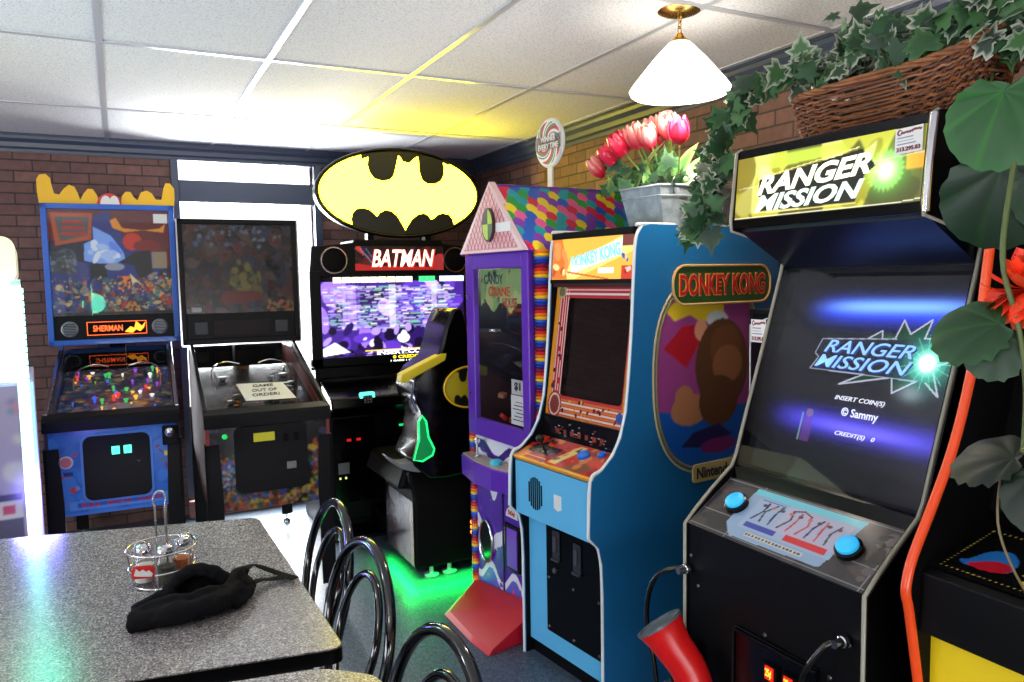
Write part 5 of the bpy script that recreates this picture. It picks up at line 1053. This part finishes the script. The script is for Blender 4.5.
MB().tube([(x, y, .141) for x, y in o2], .005, 6, True).tube([(x * .985, y * .985, .105) for x, y in o2], .002, 6, True).build('tub_rim', GV, tub, smooth=60)
MB().tube([(-.12 + .05 * math.cos(a), -.138, .14 + .04 * math.sin(a)) for a in [pi * k / 12 for k in range(13)]], .004, 6).build('tub_handle', CHROME, tub, smooth=60)
stems = MB(); heads = [(-.16, .24, .24), (-.17, .17, .275), (-.12, .20, .30), (-.20, .075, .295), (-.10, .12, .335), (-.17, .02, .315), (-.06, .06, .365), (-.19, -.055, .31), (-.10, -.05, .35), (-.14, -.10, .335), (-.17, -.175, .305), (.0, .12, .33)]
for k, (x, y, z) in enumerate(heads):
    z -= .02
    stems.tube(smoothpath([(x * .3, y * .35, .08), (x * .6, y * .6, .18), (x, y, z)], 5), .0035, 6)
    d = Vector((x * 1.2 - .02, y * .9, .35)).normalized(); M = Matrix.Translation((x, y, z)) @ Vector((0, 0, 1)).rotation_difference(d).to_matrix().to_4x4() @ Matrix.Rotation(k * .7, 4, 'Z')
    mb = MB(); s = g.uniform(1.25, 1.45); base = g.choice([(214, 24, 60), (226, 40, 70), (196, 20, 44)]); tip = g.choice([(240, 70, 90), (250, 190, 170), (230, 50, 80), (250, 214, 190)])
    for r_i in range(6):
        a0 = r_i * pi / 3; rad = .031 if r_i % 2 else .027
        vs = []; cs = []
        for j in range(7):
            v_ = j / 6; wd = math.sin(pi * min(1, v_ * .74 + .12)) ** .5 * .66
            rr = rad * (math.sin(pi * (.14 + .66 * v_)) ** .6) * s
            for i in range(-2, 3):
                a = a0 + i / 2 * wd; q = rr * (1 - .10 * (abs(i) / 2))
                vs.append((q * math.cos(a), q * math.sin(a), s * (.066 * v_ - .008 * (abs(i) / 2) ** 2 * v_)))
                e = max(0, v_ - .15) * 1.2 * (1 if abs(i) < 2 else .3); e = e if abs(i) else e * .5
                cs.append(tuple(GR(base)[q_] * (1 - e * .8) + GR(tip)[q_] * e * .8 for q_ in range(3)) + (1,))
        fs = [(j * 5 + i, j * 5 + i + 1, j * 5 + i + 6, j * 5 + i + 5) for j in range(6) for i in range(4)]
        mb.add(vs, fs, M, cs)
    mb.build('tulip_head', ARTG, t, smooth=180)
stems.build('stem_bundle', mat('tulip_stem', (120, 160, 70), .4), t, smooth=60)
def blade(s):
    return [(0, 0), (.10 * s, .2 * s), (.13 * s, .5 * s), (.08 * s, .8 * s), (0, 1. * s), (-.08 * s, .8 * s), (-.13 * s, .5 * s), (-.10 * s, .2 * s)]
mb = MB()
for k in range(46):
    y = g.uniform(-.12, .12); x = g.uniform(-.18, .1); leaf(mb, (x, y, .11), (-1, g.uniform(-.8, .8), g.uniform(0, .8)), (g.uniform(-.5, .2), y * 2 + g.uniform(-.5, .5), 1), g.uniform(.14, .26), GR(g.choice([(70, 130, 60), (110, 160, 80), (50, 100, 50)])), GR(g.choice([(150, 180, 110), (90, 140, 70), (190, 204, 150)])), blade, .5)
for k in range(110):
    y = g.uniform(-.13, .2); leaf(mb, (g.uniform(-.2, .15), y, .13 + g.random() * .11), (-1, g.uniform(-.8, .8), g.uniform(-.2, .8)), (g.uniform(-.5, .3), g.uniform(-1, 1), g.uniform(-.4, 1)), g.uniform(.04, .075), GR(g.choice([(34, 74, 40), (54, 104, 54), (26, 58, 34)])), GR(g.choice([(60, 112, 60), (90, 140, 80), (40, 84, 44)])))
mb.build('foliage', AGREEN, t, smooth=60)
# large leaved plant on the yellow and black cabinet, trailing in front
t = E('trailing_plant', 'large dark green leaves and orange blossom trailing down at the right edge', 'plant', (1.50, .66, 1.818), 0)
def big(s):
    o = []
    for k in range(40):
        a = 2 * pi * k / 40 - pi / 2; r = s * (.50 + .022 * math.sin(k * pi / 2 * 1.5 + 1) + .016 * math.sin(k * 2.2)) * (1 - .22 * math.exp(-((k if k < 20 else 40 - k) / 2.) ** 2))
        o.append((r * math.cos(a), r * math.sin(a) + .42 * s))
    return o
def bigleaf(name, pos, nrm, up, s, dk, ed, bend):
    mb = MB(); z = Vector(nrm).normalized(); y = Vector(up); y = (y - z * y.dot(z)).normalized(); x = y.cross(z); out = big(s); n = len(out); vs = []; cs = []
    for r_ in (0, .2, .4, .6, .8, 1.):
        for i, (a, b) in enumerate(out):
            px_, py_ = a * r_, .1 * s + (b - .1 * s) * r_; an = math.atan2(py_ - .1 * s, px_)
            h = -bend * (px_ * px_ + (py_ - .1 * s) ** 2) / s + .022 * s * abs(math.sin(an * 4.5)) * r_ * 1.6
            vs.append(Vector(pos) + x * px_ + y * py_ + z * h); v_ = abs(math.sin(an * 4.5)) < .16
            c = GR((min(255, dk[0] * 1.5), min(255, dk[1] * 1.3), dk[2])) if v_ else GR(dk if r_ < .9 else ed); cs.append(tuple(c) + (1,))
    fs = [(j * n + i, j * n + (i + 1) % n, (j + 1) * n + (i + 1) % n, (j + 1) * n + i) for j in range(5) for i in range(n)]
    mb.add(vs, fs, None, cs); return mb.build(name, AGREEN, t, smooth=180)
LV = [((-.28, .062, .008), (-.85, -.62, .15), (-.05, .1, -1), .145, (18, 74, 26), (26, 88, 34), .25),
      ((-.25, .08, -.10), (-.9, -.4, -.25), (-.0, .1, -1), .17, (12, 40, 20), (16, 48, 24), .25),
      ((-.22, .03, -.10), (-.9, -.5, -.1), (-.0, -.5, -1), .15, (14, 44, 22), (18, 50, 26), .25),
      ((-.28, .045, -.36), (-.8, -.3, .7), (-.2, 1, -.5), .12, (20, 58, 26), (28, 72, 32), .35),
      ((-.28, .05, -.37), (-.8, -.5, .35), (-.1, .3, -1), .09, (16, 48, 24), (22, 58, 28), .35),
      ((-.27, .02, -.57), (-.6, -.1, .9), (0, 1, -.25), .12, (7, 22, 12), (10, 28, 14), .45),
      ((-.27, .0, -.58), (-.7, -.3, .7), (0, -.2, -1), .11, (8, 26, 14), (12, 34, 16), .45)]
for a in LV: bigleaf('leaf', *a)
MB().tube(smoothpath([(0, .0, .02), (-.12, .02, .06), (-.22, .06, .03), (-.27, .05, -.12), (-.29, .05, -.26), (-.28, .03, -.36), (-.27, .02, -.46), (-.27, .02, -.56)], 6), .0042, 8).build('stem', mat('plant_stem', (78, 92, 44), .5), t, smooth=60)
MB().tube(smoothpath([(-.27, .05, -.58), (-.27, .055, -.68), (-.26, .03, -.76), (-.22, .0, -.84)], 5), .002, 6).build('tendril', mat('tendril_tan', (120, 104, 70), .5), t, smooth=60)
def blossom(pos, s, base, n, seed):
    mb = MB(); gg = random.Random(seed)
    for k in range(n):
        a = gg.uniform(0, 2 * pi); e = gg.uniform(-.2, 1.2); d = Vector((-math.cos(e) * .9, math.sin(a) * math.sin(e + .3), math.cos(a) * math.sin(e + .3)))
        c = tuple(min(1, q * gg.uniform(.75, 1.2)) for q in GR(base))
        leaf(mb, Vector(pos), Vector((-.4, 0, 0)) + d.cross(Vector((gg.uniform(-1, 1), gg.uniform(-1, 1), .3))), d, s * gg.uniform(.8, 1.1), c, tuple(min(1, q * 1.15) for q in c), lambda s_: [(0, 0), (.2 * s_, .4 * s_), (.3 * s_, .75 * s_), (.18 * s_, 1. * s_), (.0, .92 * s_), (-.18 * s_, 1. * s_), (-.3 * s_, .75 * s_), (-.2 * s_, .4 * s_)], .4)
    return mb.build('blossom', attr_mat('petal', .5), t, smooth=180)
blossom((-.25, .035, -.31), .06, (240, 62, 26), 56, 5)
lab(blossom((-.25, -.01, -.55), .04, (250, 170, 40), 24, 6), 'yellow orange blossom')
MB().lathe([(.07, 0), (.10, .12), (.105, .125), (.095, .125), (.066, .01), (0, .01)], (.08, -.08, 0), 24).build('pot', mat('terracotta', (150, 84, 56), .7), t, smooth=40)
# ------------------------------------------------------------------ tables
LAM = speckle_mat('speckled_laminate', [(0, (104, 101, 103)), (.25, (132, 128, 128)), (.5, (152, 147, 145)), (.72, (80, 77, 80)), (.88, (192, 187, 182))], 300., .24)
def table(poly, z, label, name='dining_table', legs=((0, 0),)):
    cx = sum(p[0] for p in poly) / len(poly); cy = sum(p[1] for p in poly) / len(poly)
    t = E(name, label, 'table', (cx, cy, 0)); q = []
    n = len(poly)
    for i in range(n):                                # round the corners
        a, b, c = Vector(poly[i - 1]), Vector(poly[i]), Vector(poly[(i + 1) % n]); r = .035
        p0 = b + (a - b).normalized() * r; p1 = b + (c - b).normalized() * r
        for k in range(7): s = k / 6; q.append(((1 - s) ** 2 * p0 + 2 * s * (1 - s) * b + s * s * p1) - Vector((cx, cy)))
    q = [tuple(p) for p in q]
    MB().prism(q, None, z - .032, z).build('tabletop', LAM, t)
    MB().prism([(x * 1.004, y * 1.004) for x, y in q], None, z - .034, z - .003).build('table_edge', BLACK, t)
    for lx, ly in legs:
        MB().lathe([(.04, .03), (.04, z - .04)], (lx, ly, 0), 20).build('pedestal', BLACK, t, smooth=40)
        b = MB()
        for a in (0, 90, 180, 270): b.prism([(0, -.03), (.28, -.02), (.28, .02), (0, .03)], Matrix.Translation((lx, ly, 0)) @ Matrix.Rotation(R(a + 45), 4, 'Z'), .0, .035)
        b.build('pedestal_foot', BLACK, t)
        MB().box(lx - .2, lx + .2, ly - .2, ly + .2, z - .045, z - .034).build('mounting_plate', BLACK, t)
    return t
table([(.392, 1.595), (.374, 2.65), (-1.15, 3.02), (-1.05, 1.84)], .75, 'large speckled grey table with black edge carrying the condiment rack', legs=((-.25, .0), (.35, -.02)))
table([(.425, 1.46), (.40, .35), (-1.0, .35), (-1.03, 1.80), (.33, 1.545)], .742, 'second speckled grey table, only its corner showing at the bottom', legs=((-.3, -.1), (.35, -.1)))
# ------------------------------------------------------------------ condiment rack
WIRE = mat('bright_wire', (220, 220, 224), .18, 1.)
cx, cy = .064, 2.20
t = E('condiment_rack', 'chrome wire condiment rack with red tag standing on the large table', 'rack', (cx, cy, .7505), 8)
hexa = lambda r, z, n=6, ph=0: [(r * math.cos(R(ph) + 2 * pi * k / n), r * math.sin(R(ph) + 2 * pi * k / n), z) for k in range(n)]
rg = MB()
for z, r in ((.004, .074), (.045, .084), (.095, .088)): rg.tube(smoothpath(hexa(r, z, 6, 10), 4, True), .0024, 6, True)
for p, q in zip(hexa(.074, .004, 6, 10), hexa(.088, .095, 6, 10)): rg.tube([p, q], .002, 6)
for a in (0, 60, 120): rg.tube([(.074 * math.cos(R(a)), .074 * math.sin(R(a)), .004), (-.074 * math.cos(R(a)), -.074 * math.sin(R(a)), .004)], .002, 6)
rg.build('wire_frame', WIRE, t, smooth=60)
MB().tube([(-.012, 0, .004), (-.012, 0, .20)] + [(-.0 + .016 * math.cos(a), 0, .222 + .022 * math.sin(a)) for a in [R(215 - 25 * k) for k in range(11)]] + [(.012, 0, .20), (.012, 0, .004)], .0026, 6).build('handle', WIRE, t, smooth=60)
MB().tube([(.022, .045, .07), (.024, .045, .20)], .002, 6).build('upright_wire', WIRE, t)
for sx in (-.055, .055): MB().tube([(sx + .02 * math.cos(a), -.02, .098 + .026 * math.sin(a)) for a in [pi * k / 12 for k in range(13)]], .0022, 6).build('wire_loop', WIRE, t, smooth=60)
tg = MB().prism([(-.026, -.016), (.026, -.016), (.028, .008), (.018, .018), (-.018, .018), (-.028, .008)], FR((-.058, -.068, .058), (.93, -.36, 0), (0, 0, 1)), 0, .003).build('red_tag', RED, t, bevel=.001)
MB().prism([(-.022, -.006), (-.016, .012), (-.008, .004), (.0, .009), (.008, .002), (.014, .006), (.023, -.004), (.02, -.012), (-.014, -.008)], FR((-.0585, -.0695, .058), (.93, -.36, 0), (0, 0, 1)), .003, .004).build('script_mark', WHITE, tg)
JG = glass_mat('jar_glass', (.93, .95, .95))
def jar(x, y, fill, label):
    j = E('spice_shaker', label, 'shaker', (cx + x, cy + y, .7575))
    MB().lathe([(.0, .0), (.024, .0), (.026, .006), (.026, .06), (.02, .072), (.02, .08)], (0, 0, 0), 20).build('glass_body', JG, j, smooth=40)
    MB().lathe([(.0, .003), (.0235, .003), (.0235, .045), (.0, .047)], (0, 0, 0), 18).build('spice', fill, j, smooth=40)
    MB().lathe([(.021, .078), (.022, .086), (.018, .097), (.008, .102), (0, .102)], (0, 0, 0), 20).build('lid', CHROME, j, smooth=40)
jar(-.044, .0, mat('salt', (226, 226, 222), .7), 'glass shaker of white salt at the left of the wire rack')
jar(.006, -.038, mat('pepper', (84, 78, 66), .8, noise=(50, 46, 40), nscale=400.), 'glass shaker of dark pepper in the middle of the wire rack')
jar(.048, .012, mat('chilli', (150, 44, 22), .7, noise=(210, 130, 60), nscale=300.), 'glass shaker of red chilli flakes at the right of the wire rack')
# ------------------------------------------------------------------ black cloth bag
t = E('cloth_bag', 'crumpled black cloth bag with a long strap lying on the large table', 'bag', (.10, 1.955, .7555), 0)
CL = mat('black_cloth', (15, 15, 19), .9, bump=.5, nscale=500., spec=.15)
g = random.Random(4)
def loft(rings, name, th=.0, closed=False, sub=2):
    vs = []; fs = []; n = len(rings[0])
    for r_ in rings: vs += r_
    for j in range(len(rings) - 1):
        for i in range(n if closed else n - 1): fs.append((j * n + i, j * n + (i + 1) % n, (j + 1) * n + (i + 1) % n, (j + 1) * n + i))
    o = MB().add(vs, fs).build(name, CL, t, smooth=180, sub=0)
    if th: md = o.modifiers.new('thick', 'SOLIDIFY'); md.thickness = th; md.offset = 0
    md = o.modifiers.new('sub', 'SUBSURF'); md.levels = md.render_levels = sub
    return o
def lump(name, parts, vox=.0045):
    m = MB()
    for q in parts:
        if q[0] == 't': m.tube(smoothpath(q[1], 6), [q[2] * (1 + .10 * math.sin(k * .8 + q[3])) for k in range(len(smoothpath(q[1], 6)))], 12)
        else: m.ell(q[1], *q[2], 18, 12)
    o = m.build(name, CL, t, smooth=180)
    md = o.modifiers.new('remesh', 'REMESH'); md.mode = 'VOXEL'; md.voxel_size = vox; md.use_smooth_shade = True
    md = o.modifiers.new('smooth', 'SMOOTH'); md.factor = .6; md.iterations = 4
    tx = bpy.data.textures.new('folds', 'CLOUDS'); tx.noise_scale = .035; md = o.modifiers.new('folds', 'DISPLACE'); md.texture = tx; md.strength = .012; md.mid_level = .5
    return o
hoop = [(.035 - .078 * math.cos(a), (.020) + .012 * math.sin(a), .012 + .078 * math.sin(a)) for a in [pi * k / 10 for k in range(11)]]
lump('bag_mouth', [('t', hoop, .017, 0), ('t', [(x * .9 + .0035, y + .022, z * .86) for x, y, z in hoop], .014, 2), ('e', (.035, .065, .03), (.06, .016, .04))])
lump('bag_body', [('t', [(-.125, -.045, .016), (-.06, -.075, .028), (.02, -.085, .032), (.09, -.06, .034), (.13, -.01, .03)], .026, 1), ('t', [(-.12, -.01, .02), (-.08, .01, .032), (-.04, .02, .036), (-.02, .03, .03)], .020, 0),
    ('t', [(-.12, -.04, .034), (-.05, -.05, .05), (.03, -.055, .056), (.10, -.03, .052)], .013, 3), ('e', (.0, -.04, .014), (.11, .05, .014)), ('e', (.125, .03, .028), (.045, .05, .028)), ('t', [(.10, -.03, .04), (.13, .03, .055), (.16, .09, .045)], .016, 2), ('t', [(.11, -.06, .015), (.15, -.02, .02), (.165, .03, .022)], .016, 5), ('e', (.155, .07, .018), (.025, .03, .016))])
t.scale = (.93, .93, .95)
def strap(pts, w_):
    P = [Vector(p) for p in smoothpath(pts, 8)]; rings = []
    for i, p in enumerate(P):
        d = (P[min(i + 1, len(P) - 1)] - P[max(i - 1, 0)]).normalized(); s_ = Vector((-d.y, d.x, .0)).normalized()
        rings.append([tuple(p - s_ * w_), tuple(p), tuple(p + s_ * w_)])
    loft(rings, 'strap', .003, sub=1)
strap([(.13, .06, .03), (.17, .13, .035), (.20, .17, .025), (.25, .14, .006), (.275, .10, .004), (.29, .065, .004)], .014)
strap([(.14, .02, .02), (.19, .07, .016), (.235, .09, .006), (.275, .085, .007), (.292, .055, .007)], .016)
# ------------------------------------------------------------------ bentwood style chairs
CHB = mat('glossy_black_enamel', (10, 10, 12), .12, coat=.6)
def make_chair(loc, rz, label):
    t = E('cafe_chair', label, 'chair', loc, rz, 'black bentwood cafe chairs beside the large table')
    hoop = lambda w_, h, z0, lean, n=18: [(lean * 0 + .0, 0, 0)] and [(.19 + .07 * ((z0 + (h - z0) * max(0, math.sin(a))) - .45) / .43, w_ * math.cos(a) * (1 if True else 0), z0 + (h - z0) * math.sin(a)) for a in [pi * k / n for k in range(n + 1)]]
    def hp(w0, w1, h, zs):
        pts = []
        for s in (-1, 1):
            leg = [(.185, s * w0, .45), (.20, s * (w0 + w1) / 2, .55), (.22, s * w1, zs)]
            top = [(.22 + .045 * math.sin(R(a)), s * w1 * math.cos(R(a)), zs + (h - zs) * math.sin(R(a))) for a in (22, 45, 68, 90)]
            pts += (leg + top) if s == -1 else (leg + top)[::-1][1:]
        return smoothpath(pts, 5)
    MB().tube(hp(.17, .205, .868, .65), .0135, 10).build('back_hoop', CHB, t, smooth=60)
    MB().tube(hp(.085, .12, .785, .63), .0105, 10).build('inner_hoop', CHB, t, smooth=60)
    MB().lathe([(0, .435), (.18, .435), (.193, .445), (.193, .46), (.18, .47), (0, .472)], (0, 0, 0), 36).build('seat', BLACK, t, smooth=40)
    MB().tube([(.17 * math.cos(a), .17 * math.sin(a), .25) for a in [2 * pi * k / 28 for k in range(28)]], .008, 8, True).build('stretcher_ring', CHB, t, smooth=60)
    for sx in (-1, 1):
        for sy in (-1, 1):
            MB().tube(smoothpath([(.13 * sx, .13 * sy, .44), (.135 * sx, .135 * sy, .25), (.165 * sx, .16 * sy, .0)], 4), [.013] * 9, 8).build('leg', CHB, t, smooth=60)
    return t
make_chair((.289, 2.257, 0), 2, 'black hoop-backed cafe chair, farthest of the three, nearest the window')
make_chair((.271, 1.85, 0), 5, 'black hoop-backed cafe chair, middle of the three, by the table corner')
make_chair((.257, 1.286, 0), 3.5, 'black hoop-backed cafe chair, nearest, only the tops of its hoops showing')
# ------------------------------------------------------------------ light
wd = bpy.data.worlds.new('world'); sc.world = wd; wd.use_nodes = True
wd.node_tree.nodes['Background'].inputs[0].default_value = (.93, .96, 1., 1); wd.node_tree.nodes['Background'].inputs[1].default_value = 3.
def light(kind, name, loc, power, col, size=None, rot=None, sizey=None):
    l = bpy.data.lights.new(name, kind); l.energy = power; l.color = col
    if kind == 'AREA':
        l.size = size
        if sizey: l.shape = 'RECTANGLE'; l.size_y = sizey
    elif size: l.shadow_soft_size = size
    o = bpy.data.objects.new(name, l); COL.objects.link(o); o.location = loc
    if 'glow' in name: l.specular_factor = 0.; l.energy *= 1.8
    if 'rear' in name: l.specular_factor = .15
    if rot: o.rotation_euler = rot
    return o
light('POINT', 'pendant_bulb', (1.75, 2.13, 2.06), 22, (1, .93, .82), .05)
light('AREA', 'store_window_daylight', (.81, YB + .5, 1.2), 260, (.93, .97, 1.), .86, (R(-90), 0, 0), 2.2)
light('AREA', 'side_fill', (XL + .05, 1.6, .85), 120, (.84, .90, 1.), 1.3, (0, R(-108), 0), 2.8)  # added cool area fill from the left; that wall has no window
light('AREA', 'rear_low_fill', (-.6, YF + .05, .62), 150, (.97, .97, 1.), 3.6, (R(115), 0, 0), 1.)  # added fill, low behind the camera and tilted up to brighten the room
light('POINT', 'ceiling_fill', (-1.7, 2.6, 2.08), 30, (.96, .96, 1.), .12)  # added point fill out of view, brightens the ceiling on the left
light('POINT', 'assumed_crane_lamp', (1.80, 3.02, 1.56), 3.5, (1, .97, .92), .04)  # assumed lamp inside the candy crane, added to light its contents
light('POINT', 'ceiling_fill', (-1.4, .0, 2.0), 32, (1, .95, .88), .12)  # added point fill with no fixture, lifts the ceiling beside the camera
light('AREA', 'green_underglow', (1.52, 3.615, .058), 1.5, (.0, 1., .10), .62, (R(-40), 0, 0), .04)
light('AREA', 'green_underglow', (1.265, 3.84, .058), 1.0, (.0, 1., .10), .04, (0, R(40), 0), .4)
light('POINT', 'strip_glow', (-.30, 3.12, .80), 5., (.22, .2, 1.), .08)
light('POINT', 'strip_glow_green', (-.30, 3.12, 1.4), 2.0, (.1, 1., .6), .08)
# ------------------------------------------------------------------ colour management
sc.view_settings.view_transform = 'Standard'; sc.view_settings.look = 'None'; sc.view_settings.gamma = 1.; sc.view_settings.use_curve_mapping = False; sc.view_settings.exposure = 0.
sc.cycles.max_bounces = 8; sc.cycles.diffuse_bounces = 4; sc.cycles.glossy_bounces = 4; sc.cycles.transparent_max_bounces = 12; sc.cycles.sample_clamp_indirect = 6.; sc.cycles.use_denoising = True
sc.cycles.caustics_reflective = False; sc.cycles.caustics_refractive = False
